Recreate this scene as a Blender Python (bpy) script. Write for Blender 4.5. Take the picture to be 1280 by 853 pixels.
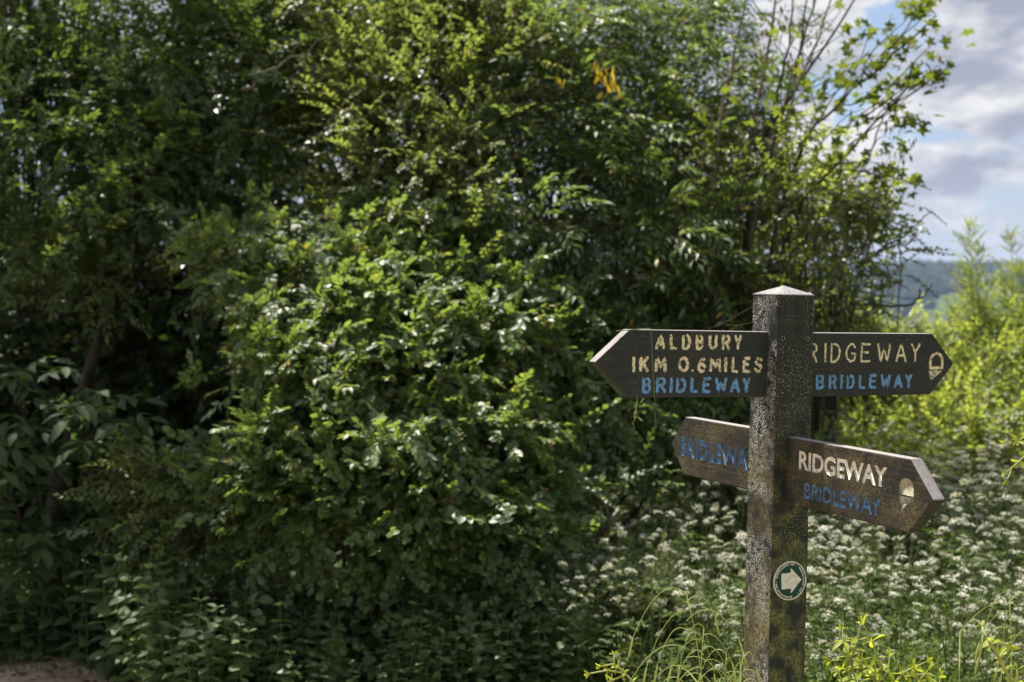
import bpy, bmesh, math, random
import numpy as np
from mathutils import Vector, Matrix, Euler

for o in list(bpy.data.objects):
    bpy.data.objects.remove(o)
sc = bpy.context.scene
C = sc.collection
rng = np.random.default_rng(7)
random.seed(7)
R_ = math.radians

# ------------------------------------------------------------------ camera
EYE = 1.62
PITCH = 0.0348
FPX = 1778.0
cam_d = bpy.data.cameras.new('camera')
cam = bpy.data.objects.new('camera', cam_d)
C.objects.link(cam)
sc.camera = cam
cam_d.sensor_width = 36.0
cam_d.lens = FPX * 36.0 / 1280.0
cam.location = (0, 0, EYE)
cam.rotation_euler = (math.pi / 2 - PITCH, 0, 0)
cam_d.clip_start = 0.05
cam_d.clip_end = 12000
cam_d.dof.use_dof = True
cam_d.dof.focus_distance = 3.17
cam_d.dof.aperture_fstop = 4.0
cam_d.dof.aperture_blades = 9

# ------------------------------------------------------------------ light
SUN = Vector((-0.290, 0.385, 0.875)).normalized()      # direction towards the sun
SUN_EL = math.asin(SUN.z)
sun_d = bpy.data.lights.new('sun', 'SUN')
sun_d.energy = 4.1
sun_d.angle = R_(0.53)
sun_d.color = (1.0, 0.95, 0.85)
sun = bpy.data.objects.new('sun', sun_d)
C.objects.link(sun)
sun.rotation_euler = SUN.to_track_quat('Z', 'Y').to_euler()
sun.location = (-20, 30, 40)

SKY_STRENGTH = 0.052
CLOUD_BRIGHT = 6.0
CLOUD_OFFSET = (7.15, 11.25, 4.02)
w = bpy.data.worlds.new('World')
sc.world = w
w.use_nodes = True
nt = w.node_tree
nt.nodes.clear()
N = nt.nodes.new
out = N('ShaderNodeOutputWorld')
bg = N('ShaderNodeBackground')
bg.inputs['Strength'].default_value = SKY_STRENGTH
sky = N('ShaderNodeTexSky')
sky.sky_type = 'NISHITA'
sky.sun_disc = False
sky.sun_elevation = SUN_EL
sky.sun_rotation = math.atan2(SUN.x, SUN.y)
sky.air_density = 1.1
sky.dust_density = 0.5
sky.ozone_density = 6.0
tc = N('ShaderNodeTexCoord')
L = nt.links.new


def wnoise(scale, loc, detail, rough, dist=0.0):
    m_ = N('ShaderNodeMapping')
    m_.inputs['Scale'].default_value = scale
    m_.inputs['Location'].default_value = loc
    n_ = N('ShaderNodeTexNoise')
    n_.inputs['Scale'].default_value = 1.0
    n_.inputs['Detail'].default_value = detail
    n_.inputs['Roughness'].default_value = rough
    n_.inputs['Distortion'].default_value = dist
    L(tc.outputs['Generated'], m_.inputs['Vector'])
    L(m_.outputs['Vector'], n_.inputs['Vector'])
    return n_.outputs['Fac']


def wramp(fac, p0, c0, p1, c1):
    r_ = N('ShaderNodeValToRGB')
    r_.color_ramp.elements[0].position = p0
    r_.color_ramp.elements[0].color = (*c0, 1)
    r_.color_ramp.elements[1].position = p1
    r_.color_ramp.elements[1].color = (*c1, 1)
    L(fac, r_.inputs['Fac'])
    return r_.outputs['Color']


def wmix(fac, a, b):
    m_ = N('ShaderNodeMixRGB')
    L(fac, m_.inputs['Fac'])
    for k_, v_ in (('Color1', a), ('Color2', b)):
        if isinstance(v_, tuple): m_.inputs[k_].default_value = (*v_, 1)
        else: L(v_, m_.inputs[k_])
    return m_.outputs['Color']


CB = CLOUD_BRIGHT
OFF = CLOUD_OFFSET
veil = wramp(wnoise((5, 5, 12), (OFF[0] + 3, OFF[1], 0.3), 6, .55), .40, (.25,) * 3, .62, (.80,) * 3)      # thin grey sheet
puff = wramp(wnoise((9, 9, 17), OFF, 10, .58, .3), .455, (0,) * 3, .495, (1,) * 3)                           # heaped cloud
shade = wramp(wnoise((13, 13, 30), (OFF[0] - .02, OFF[1] + .01, OFF[2] - .55), 8, .6), .40, (CB * .48, CB * .51, CB * .63), .58, (CB * 1.10, CB * 1.09, CB * 1.08))
c1 = wmix(veil, sky.outputs['Color'], (CB * .60, CB * .66, CB * .84))
c2 = wmix(puff, c1, shade)
sepz = N('ShaderNodeSeparateXYZ')
L(tc.outputs['Generated'], sepz.inputs['Vector'])
hz = N('ShaderNodeMapRange')
hz.inputs['From Min'].default_value = 0.09
hz.inputs['From Max'].default_value = 0.0
hz.inputs['To Max'].default_value = 0.80
L(sepz.outputs['Z'], hz.inputs['Value'])
c3 = wmix(hz.outputs['Result'], c2, (CB * .68, CB * .71, CB * .83))
L(c3, bg.inputs['Color'])
L(bg.outputs['Background'], out.inputs['Surface'])

sc.view_settings.view_transform = 'Standard'
sc.view_settings.look = 'None'
sc.view_settings.gamma = 1.0
sc.view_settings.use_curve_mapping = False
sc.view_settings.exposure = 1.42
cy = sc.cycles
cy.max_bounces = 7
cy.diffuse_bounces = 4
cy.glossy_bounces = 2
cy.transmission_bounces = 4
cy.transparent_max_bounces = 4
cy.volume_bounces = 0
cy.use_denoising = True
cy.sample_clamp_indirect = 6.0


# ------------------------------------------------------------------ helpers
def at(px, py, y):
    """world point seen at photo pixel (px, py) standing y metres in front of the camera"""
    X = (px - 640.0) / FPX
    V = (426.5 - py) / FPX
    d = (X, math.cos(PITCH) + V * math.sin(PITCH), -math.sin(PITCH) + V * math.cos(PITCH))
    t = y / d[1]
    return Vector((t * d[0], y, EYE + t * d[2]))


def tag(o, label=None, cat=None, group=None, kind=None):
    if label: o['label'] = label
    if cat: o['category'] = cat
    if group: o['group'] = group
    if kind: o['kind'] = kind
    return o


def empty(name, loc=(0, 0, 0), rz=0.0):
    o = bpy.data.objects.new(name, None)
    o.empty_display_size = 0.1
    C.objects.link(o)
    o.location = loc
    o.rotation_euler = (0, 0, rz)
    return o


def mesh_np(name, V, F, mat=None, smooth=False):
    """V (n,3) floats, F (m,3) triangles"""
    me = bpy.data.meshes.new(name)
    V = np.asarray(V, np.float32)
    F = np.asarray(F, np.int32)
    me.vertices.add(len(V))
    me.vertices.foreach_set('co', V.ravel())
    me.loops.add(F.size)
    me.loops.foreach_set('vertex_index', F.ravel())
    me.polygons.add(len(F))
    me.polygons.foreach_set('loop_start', np.arange(0, F.size, F.shape[1], dtype=np.int32))
    if smooth:
        me.polygons.foreach_set('use_smooth', np.ones(len(F), bool))
    me.update(calc_edges=True)
    if mat: me.materials.append(mat)
    return me


def obj(name, me, parent=None, world=False):
    """world=True: the mesh is written in world coordinates, move it under its parent's location"""
    o = bpy.data.objects.new(name, me)
    C.objects.link(o)
    if parent is not None:
        o.parent = parent
        if world:
            o.location = -Vector(parent.location)
    return o


def bm_obj(name, bm, mat, parent=None, smooth=False):
    me = bpy.data.meshes.new(name)
    bm.to_mesh(me)
    bm.free()
    for m in (mat if isinstance(mat, (list, tuple)) else [mat]):
        me.materials.append(m)
    if smooth:
        for p in me.polygons: p.use_smooth = True
    return obj(name, me, parent)


def cat_(parts):
    """join [(V,F), ...]"""
    Vs, Fs, n = [], [], 0
    for V, F in parts:
        Vs.append(V); Fs.append(np.asarray(F) + n); n += len(V)
    return np.concatenate(Vs), np.concatenate(Fs)


def unit(a):
    a = np.asarray(a, float)
    return a / np.maximum(np.linalg.norm(a, axis=-1, keepdims=True), 1e-9)


def tube(pts, radii, sides=5, cap=True):
    """tapered tube along a polyline -> V, triangles"""
    P = np.asarray(pts, float)
    n = len(P)
    r = np.broadcast_to(np.asarray(radii, float), (n,))
    T = np.gradient(P, axis=0)
    T = unit(T)
    ref = np.array([0.31, 0.17, 0.94]) if abs(T[0][2]) < 0.9 else np.array([1.0, 0.1, 0.0])
    U = unit(np.cross(T, ref)); W = np.cross(T, U)
    a = np.arange(sides) * 2 * math.pi / sides
    V = (P[:, None, :] + r[:, None, None] * (np.cos(a)[None, :, None] * U[:, None, :] + np.sin(a)[None, :, None] * W[:, None, :])).reshape(-1, 3)
    F = []
    for i in range(n - 1):
        for k in range(sides):
            a0 = i * sides + k; a1 = i * sides + (k + 1) % sides
            F.append((a0, a1, a1 + sides)); F.append((a0, a1 + sides, a0 + sides))
    if cap:
        V = np.vstack([V, P[0], P[-1]])
        for k in range(sides):
            F.append((n * sides, (k + 1) % sides, k))
            F.append((n * sides + 1, (n - 1) * sides + k, (n - 1) * sides + (k + 1) % sides))
    return V, np.array(F, int)


def curve_pts(a, b, n=6, sag=0.0, wob=0.0, side=None):
    a = np.asarray(a, float); b = np.asarray(b, float)
    t = np.linspace(0, 1, n)[:, None]
    P = a + (b - a) * t
    P[:, 2] += sag * 4 * (t * (1 - t))[:, 0]
    if wob:
        ph = rng.normal(size=3) * wob
        ph2 = rng.normal(size=3) * wob * .6
        P += np.sin(t * math.pi) * ph + np.sin(t * 2 * math.pi) * ph2
    return P


def bez(p0, p1, p2, n=8):
    t = np.linspace(0, 1, n)[:, None]
    p0, p1, p2 = (np.asarray(p, float) for p in (p0, p1, p2))
    return (1 - t) ** 2 * p0 + 2 * t * (1 - t) * p1 + t ** 2 * p2


# ------------------------------------------------------------------ materials
def new_mat(name):
    m = bpy.data.materials.new(name)
    m.use_nodes = True
    m.node_tree.nodes.clear()
    return m, m.node_tree.nodes.new, m.node_tree.links.new


def ramp(N, stops):
    r = N('ShaderNodeValToRGB')
    e = r.color_ramp.elements
    while len(e) < len(stops): e.new(0.5)
    for i, (p, c) in enumerate(stops):
        e[i].position = p
        e[i].color = (c[0], c[1], c[2], 1)
    return r


def leaf_mat(name, cols, trans, amt=0.42, rough=0.36, spec=0.5):
    """cols: leaf colours met at random from leaf to leaf; trans: the colour light has after passing through a leaf"""
    m, N, L = new_mat(name)
    o = N('ShaderNodeOutputMaterial')
    g = N('ShaderNodeNewGeometry')
    st = [(p, c) for p, c in cols]
    r = ramp(N, st)
    L(g.outputs['Random Per Island'], r.inputs['Fac'])
    b = N('ShaderNodeBsdfPrincipled')
    b.inputs['Roughness'].default_value = rough
    b.inputs['Specular IOR Level'].default_value = spec
    L(r.outputs['Color'], b.inputs['Base Color'])
    t = N('ShaderNodeBsdfTranslucent')
    mul = N('ShaderNodeMixRGB'); mul.blend_type = 'MIX'
    mul.inputs['Fac'].default_value = 0.6
    mul.inputs['Color2'].default_value = (*trans, 1)
    sc_ = N('ShaderNodeMixRGB'); sc_.blend_type = 'MULTIPLY'; sc_.inputs['Fac'].default_value = 1.0
    sc_.inputs['Color2'].default_value = (2.2, 2.0, 1.2, 1)
    L(r.outputs['Color'], sc_.inputs['Color1'])
    L(sc_.outputs['Color'], mul.inputs['Color1'])
    L(mul.outputs['Color'], t.inputs['Color'])
    x = N('ShaderNodeMixShader'); x.inputs['Fac'].default_value = amt
    L(b.outputs['BSDF'], x.inputs[1]); L(t.outputs['BSDF'], x.inputs[2])
    L(x.outputs['Shader'], o.inputs['Surface'])
    return m


def noise_mat(name, stops, scale=30.0, detail=6.0, rough=0.85, bump=0.3, bscale=None, stretch=(1, 1, 1), spec=0.2, coord='Object'):
    m, N, L = new_mat(name)
    o = N('ShaderNodeOutputMaterial')
    b = N('ShaderNodeBsdfPrincipled')
    b.inputs['Roughness'].default_value = rough
    b.inputs['Specular IOR Level'].default_value = spec
    tcn = N('ShaderNodeTexCoord'); mpn = N('ShaderNodeMapping')
    mpn.inputs['Scale'].default_value = stretch
    L(tcn.outputs[coord], mpn.inputs['Vector'])
    n = N('ShaderNodeTexNoise'); n.inputs['Scale'].default_value = scale; n.inputs['Detail'].default_value = detail
    L(mpn.outputs['Vector'], n.inputs['Vector'])
    r = ramp(N, stops)
    L(n.outputs['Fac'], r.inputs['Fac'])
    L(r.outputs['Color'], b.inputs['Base Color'])
    if bump:
        n2 = N('ShaderNodeTexNoise'); n2.inputs['Scale'].default_value = bscale or scale * 3; n2.inputs['Detail'].default_value = 4
        L(mpn.outputs['Vector'], n2.inputs['Vector'])
        bp = N('ShaderNodeBump'); bp.inputs['Strength'].default_value = bump; bp.inputs['Distance'].default_value = 0.01
        L(n2.outputs['Fac'], bp.inputs['Height'])
        L(bp.outputs['Normal'], b.inputs['Normal'])
    L(b.outputs['BSDF'], o.inputs['Surface'])
    return m


G = lambda *c: c
M = {}
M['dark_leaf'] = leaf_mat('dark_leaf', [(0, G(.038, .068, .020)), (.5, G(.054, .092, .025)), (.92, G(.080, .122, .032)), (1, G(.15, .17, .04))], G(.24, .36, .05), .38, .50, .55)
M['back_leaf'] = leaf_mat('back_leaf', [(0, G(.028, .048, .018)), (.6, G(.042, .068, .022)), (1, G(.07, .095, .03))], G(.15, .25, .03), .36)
M['gloss_leaf'] = leaf_mat('gloss_leaf', [(0, G(.062, .106, .028)), (.5, G(.088, .142, .036)), (.95, G(.120, .172, .046)), (.98, G(.26, .19, .04)), (1, G(.32, .16, .03))], G(.38, .52, .08), .39, .50, 1.0)
M['small_leaf'] = leaf_mat('small_leaf', [(0, G(.068, .104, .026)), (.5, G(.096, .138, .034)), (.96, G(.135, .168, .045)), (.98, G(.30, .22, .03)), (1, G(.32, .18, .03))], G(.42, .52, .09), .42, .50, 1.0)
M['ash_leaf'] = leaf_mat('ash_leaf', [(0, G(.048, .088, .026)), (.5, G(.068, .112, .032)), (.98, G(.10, .145, .040)), (.985, G(.30, .20, .02)), (1, G(.36, .20, .02))], G(.30, .42, .07), .41, .50, .8)
M['ivy_leaf'] = leaf_mat('ivy_leaf', [(0, G(.050, .092, .026)), (.6, G(.074, .124, .034)), (1, G(.11, .162, .042))], G(.32, .46, .07), .39, .50, .8)
M['elder_leaf'] = leaf_mat('elder_leaf', [(0, G(.034, .058, .026)), (1, G(.052, .082, .034))], G(.14, .23, .04), .34, .65, .2)
M['nettle_leaf'] = leaf_mat('nettle_leaf', [(0, G(.082, .132, .056)), (.6, G(.108, .164, .066)), (1, G(.14, .19, .070))], G(.26, .38, .09), .38, .5, .6)
M['maple_leaf'] = leaf_mat('maple_leaf', [(0, G(.040, .066, .020)), (.7, G(.060, .092, .024)), (1, G(.11, .10, .035))], G(.36, .44, .03), .36, .6, .25)
M['hedge_leaf'] = leaf_mat('hedge_leaf', [(0, G(.100, .140, .028)), (.5, G(.132, .168, .034)), (.93, G(.175, .19, .045)), (1, G(.26, .19, .06))], G(.58, .70, .10), .52, .46, 1.0)
M['thorn_leaf'] = leaf_mat('thorn_leaf', [(0, G(.042, .068, .022)), (.8, G(.066, .096, .032)), (1, G(.14, .08, .035))], G(.36, .44, .04), .42)
M['parsley_leaf'] = leaf_mat('parsley_leaf', [(0, G(.075, .122, .030)), (1, G(.110, .158, .040))], G(.40, .54, .06), .46, .5, .4)
M['grass_blade'] = leaf_mat('grass_blade', [(0, G(.050, .085, .024)), (.7, G(.075, .112, .030)), (1, G(.13, .14, .05))], G(.24, .36, .05), .40, .5, .4)
M['pale_grass'] = leaf_mat('pale_grass', [(0, G(.26, .31, .10)), (1, G(.38, .42, .18))], G(.52, .60, .20), .42, .45, .4)
M['cleaver'] = leaf_mat('cleaver', [(0, G(.20, .26, .030)), (1, G(.28, .33, .045))], G(.60, .68, .05), .45, .5, .35)
M['cleaver_stem'] = leaf_mat('cleaver_stem', [(0, G(.34, .37, .12)), (1, G(.40, .42, .16))], G(.55, .60, .15), .3, .5, .3)
M['yellow_leaf'] = leaf_mat('yellow_leaf', [(0, G(.40, .32, .03)), (1, G(.46, .33, .03))], G(.70, .56, .05), .42, .5, .4)
M['dead_leaf'] = leaf_mat('dead_leaf', [(0, G(.09, .045, .022)), (1, G(.20, .105, .05))], G(.20, .10, .04), .2, .7, .2)
M['seed_key'] = leaf_mat('seed_key', [(0, G(.07, .045, .022)), (1, G(.13, .085, .035))], G(.18, .13, .04), .3, .6, .2)
M['petal'] = leaf_mat('petal', [(0, G(.58, .59, .48)), (1, G(.76, .75, .66))], G(.58, .60, .48), .30, .7, .2)
M['bark'] = noise_mat('bark', [(.3, G(.022, .018, .014)), (.55, G(.050, .042, .032)), (.75, G(.085, .076, .060))], 14, 8, .9, .6, 40, (1, 1, .35))
M['pale_bark'] = noise_mat('pale_bark', [(.3, G(.09, .07, .048)), (.6, G(.17, .135, .095)), (.8, G(.24, .21, .16))], 18, 6, .9, .5, 50, (1, 1, .4))
M['dead_wood'] = noise_mat('dead_wood', [(.3, G(.20, .17, .13)), (.7, G(.36, .32, .26))], 20, 5, .9, .4)
M['twig'] = noise_mat('twig', [(.3, G(.05, .036, .02)), (.7, G(.10, .075, .035))], 25, 4, .8, 0)
M['red_twig'] = noise_mat('red_twig', [(.3, G(.085, .045, .028)), (.7, G(.16, .095, .055))], 25, 4, .8, 0)
M['green_stem'] = noise_mat('green_stem', [(.3, G(.06, .085, .028)), (.7, G(.10, .13, .04))], 25, 4, .7, 0)


# ------------------------------------------------------------------ leaves, sprays
def leaf(l=1.0, w=0.5, fold=0.12, droop=0.15, peak=0.42, fine=False):
    """a leaf along +X, lying in XY, normal +Z"""
    if not fine:
        V = np.array([(0, 0, 0), (peak * l, 0, -.02 * l), (l, 0, -droop * l), (peak * l, w * l / 2, fold * w * l), (peak * l, -w * l / 2, fold * w * l)])
        F = np.array([(0, 4, 1), (4, 2, 1), (2, 3, 1), (3, 0, 1)])
        return V, F
    xs = [.22, .5, .78]
    ws = [.72, 1.0, .58] if peak < .45 else [.5, .9, .95]
    V = [(0, 0, 0)]
    for x in xs: V.append((x * l, 0, -droop * l * x * x))
    V.append((l, 0, -droop * l))
    for s in (1, -1):
        for x, q in zip(xs, ws):
            V.append((x * l, s * q * w * l / 2, fold * q * w * l - droop * l * x * x))
    F = []
    for s, b in ((1, 5), (-1, 8)):
        t = [(0, 1, b), (1, b + 1, b), (1, 2, b + 1), (2, b + 2, b + 1), (2, 3, b + 2), (3, 4, b + 2)]
        if s < 0: t = [(a, c_, b_) for a, b_, c_ in t]
        F += t
    return np.array(V), np.array(F)


def xf(VF, pos, d, up, s=1.0):
    V, F = VF
    x = unit(d); y = unit(np.cross(up, x)); z = np.cross(x, y)
    return (V * s) @ np.array([x, y, z]) + np.asarray(pos), F


def spray(kind, l, n, length, w=0.5, fine=False, seed=0):
    """a twig along +X with n leaves; returns leaves (V,F) and twig (V,F)"""
    r = np.random.default_rng(seed)
    parts = []
    bend = r.normal(0, .12)
    P = lambda t: np.array([t * length, bend * length * t * t, -.16 * length * t * t])
    twigs = [tube([P(0), P(.5), P(1.0)], [.0028, .0022, .0012], 3, False)]
    if kind == 'pinnate':
        k = max(2, n // 9)
        for j in range(k):
            t0 = .25 + .75 * j / max(1, k - 1) if k > 1 else 1
            a0 = (1 if j % 2 else -1) * r.uniform(.35, .9) if j < k - 1 else r.normal(0, .2)
            d = np.array([math.cos(a0), math.sin(a0), r.normal(-.15, .2)])
            o = P(t0); rl = l * 2.9 * r.uniform(.8, 1.15)
            side = unit(np.cross((0, 0, 1), d))
            Q = lambda t: o + unit(d) * rl * t + np.array([0, 0, -.45 * rl * t * t])
            twigs.append(tube([o, Q(.5), Q(1)], [.0016, .0013, .0008], 3, False))
            for m in range(4):
                t = .28 + .2 * m
                for s in (1, -1):
                    dd = unit(d) * .55 + side * s * .8 + np.array([0, 0, -.35 + r.normal(0, .18)])
                    parts.append(xf(leaf(l * r.uniform(.8, 1.1), w, .1, .25, .45, fine), Q(t), dd, (r.normal(0, .2), r.normal(0, .2), 1)))
            parts.append(xf(leaf(l, w, .1, .2, .45, fine), Q(1), d + np.array([0, 0, -.6]), (r.normal(0, .2), 0, 1)))
    else:
        m = n // 2 if kind == 'opposite' else n
        for i in range(m):
            t = (i + .6) / m
            for s in ((1, -1) if kind == 'opposite' else ((1,) if i % 2 else (-1,))):
                a = R_(58 - 30 * t) + r.normal(0, .22)
                d = np.array([math.cos(a), s * math.sin(a), -.12 + r.normal(0, .28)])
                ll = l * r.uniform(.7, 1.12) * (1.0 - .25 * max(0, t - .7) / .3)
                parts.append(xf(leaf(ll, w * r.uniform(.85, 1.15), r.uniform(.05, .22), r.uniform(.05, .3), .42, fine), P(t), d, (r.normal(0, .32), r.normal(0, .32), 1)))
        parts.append(xf(leaf(l * .8, w, .15, .1, .42, fine), P(1), (1, bend, -.15), (0, r.normal(0, .3), 1)))
    return cat_(parts), cat_(twigs)


def scatter(variants, pos, d, up, s):
    """put the variants (list of (V,F)) at every pos, oriented by d (x axis) and up"""
    x = unit(d); y = unit(np.cross(up, x)); z = np.cross(x, y)
    B = np.stack([x, y, z], 1) * np.asarray(s)[:, None, None]
    k = len(variants)
    Vs, Fs, n = [], [], 0
    for i, (V, F) in enumerate(variants):
        ix = np.arange(i, len(pos), k)
        if not len(ix): continue
        VV = np.einsum('vj,njk->nvk', V, B[ix]) + pos[ix][:, None, :]
        FF = F[None] + (np.arange(len(ix)) * len(V))[:, None, None] + n
        Vs.append(VV.reshape(-1, 3)); Fs.append(FF.reshape(-1, 3)); n += len(ix) * len(V)
    return np.concatenate(Vs), np.concatenate(Fs)


SPRAYS = {}
def sprays(key, kind, l, n, length, w=.5, fine=False, k=5):
    if key not in SPRAYS:
        S = [spray(kind, l, n, length, w, fine, seed=hash_(key) + i) for i in range(k)]
        SPRAYS[key] = ([s[0] for s in S], [s[1] for s in S])
    return SPRAYS[key]


def hash_(s):
    return sum((i + 1) * ord(c) for i, c in enumerate(s)) % 9973


def boughs(ell, n):
    """bough centres and outward directions spread over the sides and top of ellipsoids.
    ell: (centre, radii, share)"""
    P, D = [], []
    tot = sum(e[2] for e in ell)
    for c, r, sh in ell:
        k = max(1, int(round(n * sh / tot)))
        g = unit(rng.normal(size=(k * 4, 3)))
        g = g[g[:, 2] > -.75][:k * 3]
        # prefer the outer shell, but keep some inside
        keep = g[np.argsort(rng.random(len(g)) + .35 * (g[:, 1] > .3))][:k]
        rad = 1.0 - .5 * rng.random(len(keep)) ** 2.0
        P.append(np.asarray(c) + keep * np.asarray(r) * rad[:, None])
        D.append(unit(keep / np.asarray(r)))
    return np.concatenate(P), np.concatenate(D)


# gaps in the foliage, where the photo looks through into the dark inside of the thicket (photo x, y, half sizes)
POCKETS = [(240, 490, 82, 78), (20, 445, 62, 60), (120, 430, 55, 36), (205, 330, 30, 42), (505, 478, 42, 30), (570, 440, 30, 24), (390, 515, 40, 16), (430, 545, 42, 14), (640, 205, 34, 46),
           (500, 190, 26, 40), (545, 130, 22, 26), (380, 235, 34, 36), (610, 560, 30, 22), (700, 240, 24, 22), (330, 240, 40, 30), (250, 160, 30, 24), (60, 200, 40, 28), (690, 480, 26, 30), (740, 560, 34, 22),
           (820, 250, 36, 22), (420, 740, 110, 34), (760, 640, 46, 34)]


def in_pocket(P, grow=1.0):
    v = P - np.array([0, 0, EYE])
    d = v[:, 1] * math.cos(PITCH) - v[:, 2] * math.sin(PITCH)
    u = v[:, 2] * math.cos(PITCH) + v[:, 1] * math.sin(PITCH)
    px = 640 + FPX * v[:, 0] / d; py = 426.5 - FPX * u / d
    px = px + 9 * np.sin(py / 17.) ; py = py + 7 * np.sin(px / 13.)
    m = np.zeros(len(P), bool)
    for a, b, rx, ry in POCKETS:
        m |= ((px - a) / (rx * grow)) ** 2 + ((py - b) / (ry * grow)) ** 2 < 1
    return m & (v[:, 1] < 8.9)


def bush(name, label, cat, base, ell, nb, spec, leafm, group=None, per=16, br=.24, stems=5, stem_r=.018, barkm='bark', twigm='twig',
         extra=None, droop=.22, flat=.5, updir=.75, bole=None, part='foliage', size=1.0, clip=None, wild=.34, pockets=True):
    """a thing: stem(s) > foliage and twigs. ell: list of (centre, radii, share)"""
    lv, tw = spec
    root = empty(name, base)
    tag(root, label, cat, group)
    bp, bd = boughs(ell, nb)
    if extra is not None:
        ep, ed = extra
        bp = np.vstack([bp, ep]); bd = np.vstack([bd, unit(ed)])
    if clip is not None:
        k_ = clip(bp); bp, bd = bp[k_], bd[k_]
    # --- sprays
    n = len(bp)
    K = np.repeat(np.arange(n), per)
    o = bd[K]
    oh = unit(o * np.array([1, 1, .55]) + np.array([0, 0, .05]))
    side = unit(np.cross(np.array([0, 0, 1.0]), oh) + 1e-6)
    u = rng.uniform(-1.0, 1.0, len(K)); v = rng.normal(0, .55, len(K)); q = rng.normal(0, flat, len(K))
    rr = br * (rng.uniform(.65, 1.35, n)[K])
    pos = bp[K] + oh * (u * rr)[:, None] + side * (v * rr * (1.1 - .5 * u))[:, None]
    pos[:, 2] += q * rr * .6 - droop * rr * (u + .4) ** 2
    d = oh * .75 + side * (v * .9)[:, None] + rng.normal(0, .38, (len(K), 3)) + np.array([0, 0, -.12])
    up = np.array([0, 0, updir]) + o * .45 + rng.normal(0, wild, (len(K), 3))
    s = rng.uniform(.72, 1.2, len(K)) * size
    if pockets:
        k_ = ~(in_pocket(pos, 1.1) & (rng.random(len(pos)) < .93))
        pos, d, up, s = pos[k_], d[k_], up[k_], s[k_]
    V, F = scatter(lv, pos, d, up, s)
    f = obj(part, mesh_np(part, V, F, leafm), root, True); tag(f, kind='stuff')
    V, F = scatter(tw, pos, d, up, s)
    parts = [(V, F)]
    # --- branches
    bx = np.asarray(base, float)
    hubs = []
    stems = max(1, stems)
    order = np.argsort(np.arctan2(bp[:, 1] - bx[1], bp[:, 0] - bx[0]) + rng.normal(0, .2, n))
    for g in np.array_split(order, stems):
        if not len(g): continue
        cen = bp[g].mean(0)
        hub = bx * .5 + cen * .5
        hub[2] = bx[2] + (cen[2] - bx[2]) * .55
        st = bx + np.array([rng.normal(0, .07), rng.normal(0, .07), -.05])
        if bole is not None:
            st = np.asarray(bole, float)
        pts = bez(st, [st[0] * .8 + hub[0] * .2 + rng.normal(0, .05), st[1] * .8 + hub[1] * .2, st[2] * .4 + hub[2] * .6], hub, 7)
        pts += rng.normal(0, .012, pts.shape) * np.linspace(0, 1, 7)[:, None]
        mesh = [tube(pts, np.linspace(stem_r, stem_r * .6, 7), 6)]
        for i in g:
            b = bp[i] - bd[i] * br * .3
            m_ = hub * .45 + b * .55; m_[2] += .12 * np.linalg.norm(b - hub)
            mesh.append(tube(bez(hub + rng.normal(0, .02, 3), m_, b, 5), np.linspace(max(.0045, stem_r * .28), .0025, 5), 4, False))
        V, F = cat_(mesh)
        obj('stem', mesh_np('stem', V, F, M[barkm], True), root, True)
    if bole is not None:
        P0 = np.array([bx[0], bx[1], bx[2] - .15]); P1 = np.asarray(bole, float)
        pts = curve_pts(P0, P1, 7, 0, .04)
        V, F = tube(pts, np.linspace(stem_r * 2.4, stem_r * 1.3, 7), 9)
        obj('trunk', mesh_np('trunk', V, F, M[barkm], True), root, True)
    V, F = cat_(parts)
    t = obj('twig', mesh_np('twig', V, F, M[twigm]), root, True); tag(t, kind='stuff')
    return root


def E(px, py, y, rx, ry, rz, share=1.0):
    """ellipsoid centred where the photo shows (px,py), y metres off; radii in metres"""
    return (np.array(at(px, py, y)), (rx, ry, rz), share)


def slope(a, b, n, rx, ry=.20, rz=.10, jit=.5, share=1.0):
    """tiers of foliage climbing from photo point a=(px,py,depth) back to b"""
    out_ = []
    for i in range(n):
        t = (i + .5) / n
        px = a[0] + (b[0] - a[0]) * t + (rng.uniform(-1, 1) * jit * rx * FPX / 7)
        out_.append(E(px, a[1] + (b[1] - a[1]) * t, a[2] + (b[2] - a[2]) * t, rx * rng.uniform(.75, 1.2), ry, rz, share))
    return out_


def foot(px, y):
    p = at(px, 400, y)
    return (p.x, y, 0.0)


# ------------------------------------------------------------------ terrain
def terrain():
    rr = np.concatenate([np.linspace(0, 40, 41)[1:], np.geomspace(42, 7000, 70)])
    th = np.linspace(0, 2 * math.pi, 241)[:-1]
    V = [(0, 0, 0)]
    RR, TT = np.meshgrid(rr, th, indexing='ij')
    X = RR * np.sin(TT); Y = RR * np.cos(TT)
    Z = height(X, Y)
    V = np.vstack([np.zeros((1, 3)), np.stack([X, Y, Z], -1).reshape(-1, 3)])
    V[0, 2] = height(np.array([0.]), np.array([0.]))[0]
    n = len(th); F = []
    for k in range(n):
        F.append((0, 1 + (k + 1) % n, 1 + k))
    for i in range(len(rr) - 1):
        a = 1 + i * n + np.arange(n); b = 1 + i * n + (np.arange(n) + 1) % n
        F += list(zip(a, b, b + n)); F += list(zip(a, b + n, a + n))
    return V, np.array(F)


def sstep(a, b, x):
    t = np.clip((x - a) / (b - a), 0, 1)
    return t * t * (3 - 2 * t)


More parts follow.
